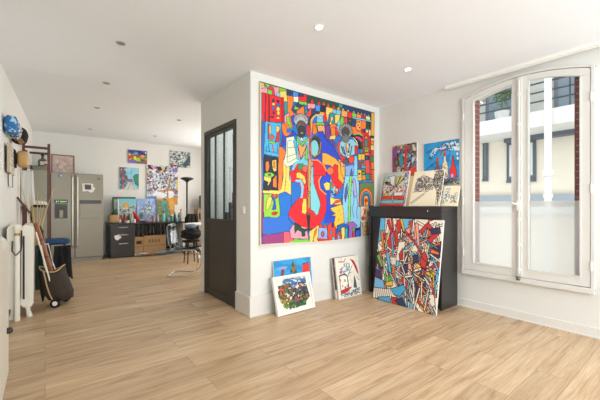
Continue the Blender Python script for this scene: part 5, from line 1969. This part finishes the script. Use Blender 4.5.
# shell: profile in XZ (front = +X), swept across Y
prof = [(-.26, .83), (-.275, .80), (-.255, .66), (-.235, .54), (-.20, .475), (-.13, .445), (0, .440), (.14, .455), (.22, .46), (.255, .44)]
def shell(prof, w, t=.010):
    m = MB()
    n = 12
    for side in (0, 1):
        pass
    P = [Vector((x, 0, z)) for x, z in prof]
    rows = []
    for i, p in enumerate(P):
        row = []
        for k in range(n + 1):
            u = -1 + 2 * k / n
            hw = w * (.94 if i in (0, len(P) - 1) else 1)
            bulge = .022 * u * u * (1 if i < 5 else 0)
            up = .018 * u * u * (1 if i >= 5 else 0)
            row.append(Vector((p.x + bulge, u * hw, p.z + up)))
        rows.append(row)
    vs = [v for r in rows for v in r]
    N_ = len(vs)
    fs = []
    for i in range(len(P) - 1):
        for k in range(n):
            a = i * (n + 1) + k
            fs.append((a, a + 1, a + n + 2, a + n + 1))
    m.add(vs, fs)
    return m
sh_ = shell(prof[4:], .22).build('seat', M_ACR, ch, smooth=True)
sd = sh_.modifiers.new('thickness', 'SOLIDIFY'); sd.thickness = .010
bk = shell(prof[:5], .22).build('backrest', M_ACR, ch, smooth=True)
sd = bk.modifiers.new('thickness', 'SOLIDIFY'); sd.thickness = .010
m = MB()
rim = [(-.20, -.22, .475), (-.235, -.222, .54), (-.255, -.222, .66), (-.265, -.21, .80), (-.26, -.17, .835), (-.262, 0, .84), (-.26, .17, .835), (-.265, .21, .80), (-.255, .222, .66), (-.235, .222, .54), (-.20, .22, .475)]
m.tube([(x + .012, y, z) for x, y, z in rim], .008, 8)
m.build('backrest_rim', mat('grey_acrylic_edge', '6d7276', .2), ch, smooth='auto')
m = MB()
loop = [(.10, -.19, .43), (.20, -.19, .40), (.235, -.19, .34), (.23, -.19, .10), (.20, -.20, .025), (.13, -.20, .012), (-.20, -.20, .012), (-.25, -.17, .012), (-.26, 0, .012), (-.25, .17, .012), (-.20, .20, .012), (.13, .20, .012), (.20, .20, .025), (.23, .19, .10), (.235, .19, .34), (.20, .19, .40), (.10, .19, .43)]
# cantilever: single curved sled seen in the photo
loop = [(.02, -.10, .425), (.16, -.10, .415), (.19, -.10, .36), (.17, -.10, .18), (.08, -.14, .045), (-.02, -.19, .014), (-.22, -.21, .012), (-.26, -.17, .012), (-.26, .17, .012), (-.22, .21, .012), (.24, .21, .012), (.27, .17, .012), (.25, -.14, .012), (.18, -.19, .012)]
fr1 = [(-.05, -.15, .425), (.17, -.15, .42), (.20, -.15, .38), (.20, -.15, .14), (.16, -.17, .06), (.06, -.20, .013), (-.20, -.21, .012), (-.255, -.17, .012), (-.26, 0, .012), (-.255, .17, .012), (-.20, .21, .012), (.06, .20, .013), (.16, .17, .06), (.20, .15, .14), (.20, .15, .38), (.17, .15, .42), (-.05, .15, .425)]
m.tube(fr1, .011, 10)
m.build('cantilever_frame', M_CHROME, ch, smooth='auto')
m = MB().box(-.06, -.16, .428, .14, .16, .436)
m.build('seat_plate', M_CHROME, ch)

# white table and dark office chair behind the corner
tb = thing('table', 'white round topped table partly hidden by the partition corner', 'table', (2.80, 7.05, 0))
MB().lathe([(.385, .725), (.40, .735), (.40, .75), (.39, .755)], n=40).build('table_top', M_WHITE, tb, smooth='auto')
MB().tube([(0, 0, .03), (0, 0, .725)], .03, 12).build('table_leg', M_WHITE, tb)
MB().lathe([(.22, 0), (.21, .018), (.04, .03)], n=28).build('table_base', M_WHITE, tb, smooth='auto')
oc = thing('office_chair', 'black office chair tucked behind the white round table', 'chair', (2.80, 7.66, 0))
MB().blob((0, 0, .50), (.19, .19, .05), .05, 2, 2, power=.6).build('seat', M_BLACKF, oc, smooth=True)
MB().blob((-.0, .17, .74), (.16, .05, .20), .04, 3, 2, power=.6).build('backrest', M_BLACKF, oc, smooth=True)
MB().tube([(0, 0, .08), (0, 0, .47)], .03, 10).build('gas_lift', M_BLACK, oc)
m = MB()
for k in range(5):
    a = 2 * PI * k / 5
    m.tube([(0, 0, .10), (.24 * math.cos(a), .24 * math.sin(a), .065)], [.028, .016], 8)
m.build('star_base', M_BLACK, oc)
for k in range(5):
    a = 2 * PI * k / 5
    MB().tube([(.24 * math.cos(a) - .012, .24 * math.sin(a), .03), (.24 * math.cos(a) + .012, .24 * math.sin(a), .03)], .029, 12).build('caster', M_BLACK, oc)
o = MB()
# jacket hanging from the chair, a draped sheet
def drape(w, h, seed, th=.03, flare=.25, nx=18, ny=16):
    m = MB()
    fr_, bk_ = [], []
    for j in range(ny + 1):
        v = j / ny
        for i in range(nx + 1):
            u = i / nx * 2 - 1
            ww = w / 2 * (1 - .25 * (1 - v) + flare * v * .5)
            fold = .022 * math.sin(u * 9 + seed) * (.3 + v) + .014 * math.sin(u * 17 + seed * 2 + v * 3)
            rag = h * (v + .05 * math.sin(u * 5 + seed) * v)
            fr_.append((u * ww, -th - fold, -rag))
            bk_.append((u * ww, th - fold * .6, -rag))
    m.v = fr_ + bk_
    n = len(fr_)
    W_ = nx + 1
    for j in range(ny):
        for i in range(nx):
            a = j * W_ + i
            m.f.append((a, a + 1, a + W_ + 1, a + W_)); m.f.append((n + a, n + a + W_, n + a + W_ + 1, n + a + 1))
    for i in range(nx):
        m.f.append((i, n + i, n + i + 1, i + 1)); a = ny * W_ + i
        m.f.append((a, a + 1, n + a + 1, n + a))
    for j in range(ny):
        a = j * W_
        m.f.append((a, a + W_, n + a + W_, n + a)); a += nx
        m.f.append((a, n + a, n + a + W_, a + W_))
    m.m = [0] * len(m.f)
    return m
# second seat by the table holding dark clothes
st_ = thing('stool', 'low stool heaped with dark clothes between chair and white table', 'stool', (2.30, 6.45, 0))
MB().lathe([(.16, .42), (.17, .43), (.17, .455), (.16, .46)], n=24).build('seat', M_BLACK, st_, smooth='auto')
for k in range(4):
    a = PI / 4 + k * PI / 2
    MB().tube([(.11 * math.cos(a), .11 * math.sin(a), .42), (.15 * math.cos(a), .15 * math.sin(a), 0)], .011, 8).build('leg', M_BLACK, st_)
o = MB().blob((0, 0, .12), (.19, .17, .10), .25, 6, 3, power=.8, nu=26, nv=18).build('clothes', M_BLACKF, loc=(2.30, 6.45, .462), smooth=True)
tag(o, 'heap of black clothes lying on the low stool', 'clothes')
o = drape(.30, .42, 1.3).build('jacket', M_BLACKF, loc=(2.80, 7.76, .95), smooth=True)
tag(o, 'black jacket hanging over the backrest of the office chair', 'jacket')
o = MB().blob((0, 0, .065), (.12, .09, .055), .2, 9, 3).build('bag', mat('grey_blue_cloth', '6f7a88', .8, var=.2), loc=(2.36, 6.33, .675), smooth=True)
o.location = (2.28, 6.42, .665)
tag(o, 'grey blue cloth bag on top of the heaped black clothes', 'bag')
# shelf with monitor at the far right
sf = thing('shelf_unit', 'small wooden shelf unit holding a monitor beside the floor lamp', 'shelf', (3.36, 8.5, 0))
for x in (-.19, .19):
    MB().box(x - .01, -.15, 0, x + .01, .15, 1.03).build('side_panel', M_CARD, sf)
for z in (.12, .45, .76, 1.03):
    MB().box(-.20, -.15, z, .20, .15, z + .02).build('shelf_board', M_CARD, sf)
sb_ = MB().box(-.12, -.10, 0, .12, .10, .16).build('storage_box', M_WOODBR, loc=(3.35, 8.47, .781), bevel=.01)
tag(sb_, 'reddish brown box on the upper shelf under the monitor', 'box')
mo = thing('monitor', 'dark television monitor standing on the wooden shelf unit', 'monitor', (3.38, 8.45, 1.051), .5)
MB().box(-.17, -.02, .03, .17, .05, .36).build('screen_housing', M_STEELD, mo, bevel=.01)
MB().box(-.155, -.024, .045, .155, -.020, .345).build('screen', M_BLACK, mo)
MB().box(-.08, -.04, 0, .08, .07, .03).build('stand', M_BLACK, mo, bevel=.005)

# ------------------------------------------------------------------ radiators along the left wall
def radiator(lab, x0, x1, y0, y1, h, pipes=True):
    xc, yc = (x0 + x1) / 2, (y0 + y1) / 2
    t = thing('radiator', lab, 'radiator', (xc, yc, 0), 0)
    n = max(2, int((y1 - y0) / .062))
    dy = (y1 - y0) / n
    w = (x1 - x0)
    cw = w * .47
    m = MB()
    for i in range(n):
        y = y0 - yc + dy * (i + .5)
        for s in (-1, 1):
            cx = s * (w / 2 - cw / 2)
            q = []
            for (u, v) in ((-.35, .11), (.35, .11), (.5, .15), (.5, h - .035), (.38, h - .008), (.15, h), (-.15, h), (-.38, h - .008), (-.5, h - .035), (-.5, .15)):
                q.append((cx + u * cw, v))
            m.prism(q, 'y', y - dy * .44, y + dy * .44)
        m.box(-w / 2 + cw * .6, y - dy * .3, .13, w / 2 - cw * .6, y + dy * .3, .20)
        m.box(-w / 2 + cw * .6, y - dy * .3, h - .10, w / 2 - cw * .6, y + dy * .3, h - .03)
    m.tube([(0, y0 - yc + .01, .17), (0, y1 - yc - .01, .17)], .028, 10)
    m.tube([(0, y0 - yc + .01, h - .07), (0, y1 - yc - .01, h - .07)], .028, 10)
    m.build('radiator_body', M_CREAM, t, smooth='auto')
    for y in (y0 - yc + dy * .5, y1 - yc - dy * .5):
        for s in (-1, 1):
            cx = s * (w / 2 - cw / 2)
            MB().tube([(cx, y, .14), (cx + s * .005, y, .07), (cx + s * .018, y, 0)], [.028, .018, .026], 10).build('foot', M_CREAM, t, smooth='auto')
    return t


r1 = radiator('cream cast iron radiator standing at the left wall beside the trolley bag', -.30, -.095, 4.34, 4.98, .945)
pv = MB()
pv.tube([(-.175 + .175 - .02, -.375, .0), (-.02, -.375, .90), (-.02, -.355, .93)], .022, 12)
pv.build('riser_pipe', M_CREAM, r1, smooth='auto')
MB().lathe([(.022, .85), (.025, .855), (.025, .87), (.022, .875)], (-.02, -.375, 0), 14).build('valve_ring', M_BRASS, r1, smooth='auto')
MB().lathe([(.026, .90), (.032, .91), (.032, .945), (.02, .96), (.005, .962)], (-.02, -.375, 0), 14).build('valve_cap', M_CREAM, r1, smooth='auto')
MB().tube([(.012, -.385, .90), (.016, -.395, .78), (.008, -.40, .70), (-.03, -.405, .655), (-.058, -.40, .70), (-.055, -.395, .80)], .006, 8).build('dark_cord', M_BLACK, r1, smooth='auto')
MB().tube([(.028, -.345, .20), (.028, -.345, .84)], .007, 8).build('thin_pipe', M_BLACK, r1)
# nearer radiator cover cut by the left edge of the photo
rc = thing('radiator_cover', 'cream box shaped radiator cover with rounded top at the left edge of the room', 'radiator cover', (-.266, 2.30, 0))
m = MB()
pr_ = [(-.07, 0), (.07, 0), (.07, .88), (.055, .925), (.02, .95), (-.07, .95)]
m.prism(pr_, 'y', -.69, .69)
m.build('cover_body', M_CREAM, rc, bevel=.012)
MB().lathe([(.02, 0), (.022, .02), (.012, .03)], n=12).build('knob', M_DARK, rc, smooth='auto').matrix_local = Matrix.Translation((.07, .55, .33)) @ Matrix.Rotation(PI / 2, 4, 'Y')

# ------------------------------------------------------------------ shopping trolley with poles
TB = Vector((.10, 4.70, 0))
tr = thing('trolley_bag', 'dark brown shopping trolley bag on wheels slumped beside the radiator', 'trolley bag', TB, math.radians(-25))
m = MB()
# tapered sack, open top, leaning
def sack(m, n=28):
    rings = []
    prof = [(.02, .60), (.04, .9), (.12, 1.08), (.22, 1.08), (.32, .98), (.36, .92), (.385, .90), (.375, .80), (.30, .74)]
    for z, s in prof:
        ring = []
        for k in range(n):
            a = 2 * PI * k / n
            ca, sa = math.cos(a), math.sin(a)
            r = s * (1 + .07 * mnoise.noise(Vector((ca * 2, sa * 2, z * 6))) + .03 * math.sin(5 * a + z * 12))
            ring.append(Vector((.125 * r * math.copysign(abs(ca) ** .75, ca) - z * .26 + .06, .105 * r * math.copysign(abs(sa) ** .75, sa), z + .035 + (.03 * math.sin(a * 2 + 1) if z > .33 else 0))))
        rings.append(ring)
    vs = [v for r in rings for v in r]
    fs = []
    for i in range(len(rings) - 1):
        for k in range(n):
            fs.append((i * n + k, i * n + (k + 1) % n, (i + 1) * n + (k + 1) % n, (i + 1) * n + k))
    fs.append(tuple(range(n))[::-1])
    fs.append(tuple((len(rings) - 1) * n + k for k in range(n)))
    m.add(vs, fs)
    return rings
rg = sack(m)
m.build('bag_body', M_BAG, tr, smooth=True)
MB().tube([v + Vector((0, 0, .006)) for v in rg[6]], .007, 6, closed=True).build('bag_piping', M_STRAW, tr)
side_ = [r[20] + Vector((0, -.006, 0)) for r in rg[1:7]]
MB().tube(side_, .007, 6).build('bag_seam', M_STRAW, tr)
for s in (-1, 1):
    w = MB().tube([(.05, s * .125 - .014, .05), (.05, s * .125 + .014, .05)], .05, 20).build('wheel', M_BLACK, tr)
    w.name = 'wheel'
    MB().tube([(.05, s * .125 - .017, .05), (.05, s * .125 + .017, .05)], .026, 16).build('wheel_hub', M_WHITE, w)
MB().tube([(.05, -.11, .05), (.05, .11, .05)], .007, 8).build('axle', M_CHROME, tr)
hf = MB()
for s in (-1, 1):
    hf.tube([(.055, s * .09, .05), (-.08, s * .09, .50), (-.11, s * .07, .70)], .007, 8)
hf.tube([(-.11, -.07, .70), (-.11, .07, .70)], .009, 8)
hf.build('trolley_handle', M_CHROME, tr)


def pole(name, a, b, r, mt, lab, cat, taper=1.0, n=10):
    a, b = Vector(a), Vector(b)
    m = MB()
    k = 7
    m.tube([(b - a) * i / k for i in range(k + 1)], [r * (1 - (1 - taper) * i / k) for i in range(k + 1)], n)
    o = m.build(name, mt, loc=a, smooth='auto')
    return tag(o, lab, cat)


# thick brown tube leaning out of the bag
d1 = 3.72
def pd_(px, py, d):
    a, b, c = ray(px, py)
    return Vector((a * d, b * d, CAMZ + c * d))
o = pole('bamboo_pole', pd_(57.5, 290, 3.72), pd_(35.5, 223, 3.66), .024, M_WOODBR, 'thick brown bamboo pole leaning out of the trolley bag', 'pole')
for k in (.25, .5, .75):
    m = MB()
    a, b = pd_(57.5, 290, 3.72), pd_(35.5, 223, 3.66)
    c = (b - a) * k
    dd = (b - a).normalized() * .006
    m.tube([c - dd, c + dd], .029, 12)
    m.build('bamboo_node', M_WOODRED, o)
pole('white_pole', pd_(52, 288, 3.66), pd_(36, 232, 3.58), .008, M_CREAM, 'thin white pole leaning beside the thick bamboo pole', 'pole')
pole('wooden_stick', pd_(56, 286, 3.78), pd_(40.5, 226, 3.8), .010, M_WOODRED, 'thin dark stick standing in the trolley bag behind the bamboo pole', 'stick')
# grasses
gr = thing('dried_grass', 'bunch of long straw coloured dried stems rising behind the radiator', 'dried grass', pd_(36, 245, 4.45))
g0 = pd_(36, 245, 4.45)
m = MB()
for (x, y, d) in ((22, 188, 4.4), (30, 200, 4.5), (42, 195, 4.5), (54, 188, 4.6), (48, 204, 4.5), (38, 192, 4.5), (33, 205, 4.5), (45, 198, 4.4), (26, 205, 4.4), (31, 195, 4.6)):
    e = pd_(x, y, d) - g0
    b_ = Vector((rnd.uniform(-.02, .02), rnd.uniform(-.02, .02), -.1))
    m.tube([b_, e * .5 + Vector((0, 0, .03)), e], [.006, .005, .003], 5)
m.build('stems', M_STRAW, gr)
vz = g0.z
m = MB().lathe([(.05, -vz), (.06, -vz + .02), (.055, -.05), (.06, .0), (.05, .0), (.045, -.05)], n=20)
m.build('tall_vase', M_GREENF, gr, smooth='auto')

# dark green umbrella hanging on the radiator's side
ub_ = thing('umbrella', 'folded dark green umbrella hanging between radiator and trolley bag', 'umbrella', (-.02, 4.86, .02), 0)
m = MB()
n = 18
rings = [(.0, .006), (.10, .022), (.30, .036), (.55, .042), (.66, .03), (.70, .012)]
vs, fs = [], []
for z, r in rings:
    for k in range(n):
        a = 2 * PI * k / n
        rr = r * (1 + .22 * math.sin(6 * a + z * 9))
        vs.append((rr * math.cos(a), rr * math.sin(a) * 1.3, z))
for i in range(len(rings) - 1):
    for k in range(n):
        fs.append((i * n + k, i * n + (k + 1) % n, (i + 1) * n + (k + 1) % n, (i + 1) * n + k))
fs.append(tuple(range(n))[::-1]); fs.append(tuple((len(rings) - 1) * n + k for k in range(n)))
m.add(vs, fs)
m.build('canopy', M_GREENF, ub_, smooth=True)
MB().tube([(0, 0, .69), (0, 0, .80), (0, -.02, .84), (0, -.05, .84), (0, -.06, .81)], .008, 8).build('handle', M_BLACK, ub_, smooth='auto')

# stool with blue seat and black cloth
bs = thing('bar_stool', 'stool with a dark blue padded seat standing behind the trolley bag', 'stool', (.13, 5.72, 0))
MB().blob((0, 0, .645), (.155, .15, .042), .03, 2, 2, power=.5, nu=28).build('seat', M_BLUEF, bs, smooth=True)
for k in range(4):
    a = PI / 4 + k * PI / 2
    MB().tube([(.12 * math.cos(a), .12 * math.sin(a), .62), (.19 * math.cos(a), .19 * math.sin(a), 0)], .012, 8).build('leg', M_BLACK, bs)
MB().tube([(.165 * math.cos(2 * PI * k / 20), .165 * math.sin(2 * PI * k / 20), .22) for k in range(20)], .007, 6, closed=True).build('foot_ring', M_BLACK, bs)
o = drape(.24, .46, 2.4, th=.02, flare=.1).build('black_cloth', M_BLACKF, loc=(.19, 5.50, .60), smooth=True, rot=(0, 0, .25))
tag(o, 'black cloth draped down the front of the blue seated stool', 'cloth')

# ------------------------------------------------------------------ dark red wooden rack
RX0, RX1, RY0, RY1, RH = -.245, .045, 6.2, 6.85, 2.08
rk = thing('wooden_rack', 'tall dark red wooden rack with glass shelves standing at the left wall', 'rack', ((RX0 + RX1) / 2, (RY0 + RY1) / 2, 0))
rx, ry = (RX0 + RX1) / 2, (RY0 + RY1) / 2
def rb(m, name, mt, **k):
    m.v = [(a - rx, b - ry, c) for a, b, c in m.v]
    return m.build(name, mt, rk, **k)
for x in (RX0, RX1):
    for y in (RY0, RY1):
        rb(MB().box(x - .017, y - .017, 0, x + .017, y + .017, RH if y == RY0 else RH - .03), 'post', M_WOODRED, bevel=.004)
for y in (RY0, RY1):
    for z in (RH - .07, .25):
        rb(MB().box(RX0 + .017, y - .012, z - .018, RX1 - .017, y + .012, z + .018), 'rail', M_WOODRED, bevel=.003)
for x in (RX0, RX1):
    for z in (RH - .14, 1.10, .28):
        rb(MB().box(x - .011, RY0 + .017, z - .015, x + .011, RY1 - .017, z + .015), 'rail', M_WOODRED, bevel=.003)
for z in (1.735, 1.12, .62):
    rb(MB().box(RX0 + .0, RY0 + .018, z, RX1 - .0, RY1 - .018, z + .01), 'glass_shelf', M_GLASSY, bevel=.002)
# bottle, leaning board, lamp-like round dish
bt = thing('liquor_bottle', 'squat brown bottle with a dark stopper on the top shelf of the rack', 'bottle', (-.03, 6.5, 1.746))
MB().lathe([(.04, 0), (.058, .005), (.06, .10), (.045, .125), (.018, .145), (.016, .18)], n=16).build('bottle_body', mat('brown_glass', '6a5a3c', .2), bt, smooth='auto')
MB().lathe([(.02, .175), (.022, .18), (.022, .225), (.015, .23)], n=12).build('stopper', M_BLACK, bt, smooth='auto')
MB().box(-.03, -.061, .03, .03, -.055, .09).build('bottle_label', M_PAPER, bt)
bt2 = thing('small_jar', 'small pale jar with a red label beside the squat bottle on the rack', 'jar', (.016, 6.40, 1.746))
MB().lathe([(.022, 0), (.026, .005), (.026, .07), (.02, .09)], n=14).build('jar_body', M_PAPER, bt2, smooth='auto')
MB().lathe([(.0265, .02), (.0265, .05), (.026, .05)], n=14).build('jar_label', M_RED, bt2)
o = MB().box(-.010, -.16, 0, .010, .16, .26).build('white_board', M_PAPER, loc=(-.185, 6.52, 1.748), rot=(0, .18, 0), bevel=.003)
o.rotation_euler = (0, -.14, 0)
o.location = (-.17, 6.52, 1.749)
tag(o, 'white board leaning on the top glass shelf of the wooden rack', 'board')
dsh = thing('round_dish', 'whitish upturned round bowl with dark base on the middle shelf of the rack', 'bowl', (-.085, 6.38, 1.131))
MB().lathe([(.12, .03), (.125, .04), (.10, .075), (.05, .09), (.01, .093)], n=26).build('bowl', M_CREAM, dsh, smooth='auto')
MB().lathe([(.09, 0), (.10, .03), (.03, .03)], n=20).build('bowl_base', M_BLACK, dsh, smooth='auto')
tw = drape(.17, .52, .6, th=.008, flare=.05).build('white_towel', M_PAPER, loc=(-.20, 6.155, 1.66), smooth=True)
tag(tw, 'white towel hanging from the front of the wooden rack', 'towel')
# dark red board leaning between radiator and rack
o = MB().obox((0, 0, 0), Vector(pd_(30, 213, 4.4)) - Vector(pd_(17, 197, 4.3)), .05, .02, up=(1, 0, 0)).build('red_wooden_bar', M_WOODRED, loc=pd_(17, 197, 4.3), bevel=.003)
tag(o, 'short dark red wooden coat bar slanting out from the left wall above the radiator', 'coat rack')

# ------------------------------------------------------------------ things hanging on the left wall
def wall_x(y):
    return XL if y < 4.3 else XL + .14 * (y - 4.3) / (YB - 4.3)
def onL(px, py):
    # left wall point under a pixel
    y = 5.0
    for _ in range(6):
        p = onX(px, py, wall_x(y))
        y = p.y
    return p
# hook rail
hr = thing('coat_hooks', 'narrow hook rail on the left wall carrying the hats', 'coat hooks', (wall_x(4.9), 4.9, 1.93))
MB().box(0, -.42, -.02, .015, .42, .02).build('rail', M_CREAM, hr, bevel=.003)
for k in range(5):
    MB().tube([(.015, -.36 + k * .18, 0), (.05, -.36 + k * .18, -.01), (.055, -.36 + k * .18, .02)], .005, 8).build('hook', M_DARK, hr, smooth='auto')
def print_mat(name, c1, c2, scale, pos=.55):
    m = mat(name, c1, .8, scale=scale)
    nt = m.node_tree
    no = [n for n in nt.nodes if n.type == 'TEX_NOISE'][0]
    no.inputs['Detail'].default_value = 1
    r = nd(nt, 'ShaderNodeValToRGB')
    r.color_ramp.elements[0].position = pos
    r.color_ramp.elements[0].color = lin(c1) + (1,)
    r.color_ramp.elements[1].position = pos + .06
    r.color_ramp.elements[1].color = lin(c2) + (1,)
    nt.links.new(no.outputs['Fac'], r.inputs[0])
    nt.links.new(r.outputs[0], nt.nodes['Principled BSDF'].inputs['Base Color'])
    return m
M_BLUEC = print_mat('blue_white_print', '2f6ea8', 'a8c8dc', 22, .56)
M_GREYC = print_mat('grey_white_print', '5a6070', 'd8d8dc', 40, .48)
def hatthing(name, lab, cat, p):
    return thing(name, lab, cat, p)
t = hatthing('sun_hat', 'blue patterned cloth cap, foremost of the hats on the left wall', 'hat', (-.275, 4.50, 1.985))
MB().blob((0, 0, 0), (.055, .13, .09), .14, 3, 2.4, power=.6).build('crown', M_BLUEC, t, smooth=True)
MB().blob((.005, .0, -.075), (.062, .12, .022), .1, 8, 2).build('hat_peak', M_BLUEC, t, smooth=True)
t = hatthing('scarf', 'grey and white patterned scarf bunched between blue cap and black hat', 'scarf', (-.255, 4.74, 1.965))
MB().blob((0, 0, 0), (.055, .08, .085), .35, 13, 3, nu=24, nv=18).build('scarf_folds', M_GREYC, t, smooth=True)
t = hatthing('black_hat', 'round black hat with a brown band hanging on the left wall', 'hat', (-.235, 5.08, 1.975))
MB().blob((0, 0, 0), (.078, .14, .10), .05, 5, 2, power=.85).build('hat_body', M_BLACKF, t, smooth=True)
MB().obox((-.02, -.15, -.03), (.03, -.135, -.11), .05, .012, up=(0, 1, 0)).build('hat_band', mat('brown_leather', '8a5a34', .5), t, bevel=.004)
t = hatthing('tan_hat', 'stiff tan hat with a black edge hanging below the black hat', 'hat', (-.235, 5.15, 1.705))
MB().blob((.025, -.02, 0), (.055, .11, .098), .03, 5, 1.5, power=.6).build('hat_crown', M_TAN, t, smooth=True)
MB().box(-.07, -.14, -.10, -.035, .12, .105).build('hat_brim', M_BLACKF, t, bevel=.015)
# textured picture and small booklet
aa = Art(30, 60, 'cfc4b4')
aa.dabs(rnd, 120, ('8a8078', 'e0d8cc', 'b0a498', '6a6460'), .05)
o = canvas('relief_picture', aa, .62, .30, .025, side='b8a88c')
place(o, (wall_x(4.85) + .012, 4.83, 1.50), PI / 2)
tag(o, 'mottled beige picture with ragged marks on the left wall below the blue cap', 'picture')
o = MB().box(0, -.07, 0, .02, .07, .14).build('booklet', M_PAPER, loc=(wall_x(4.95) + .006, 4.86, 1.36))
tag(o, 'small hanging booklet with a blue back under the beige picture', 'booklet')
MB().box(.0, .071, .0, .022, .16, .13).build('blue_back', M_BLUEF, o)
# thin pipes on the left wall
o = MB().tube([(0, 0, 0), (0, 0, 1.15)], .009, 8).build('wall_pipe', M_CREAM, loc=(wall_x(5.8) + .013, 5.8, .9))
tag(o, 'thin pale pipe running down the left wall behind the hats', 'pipe')
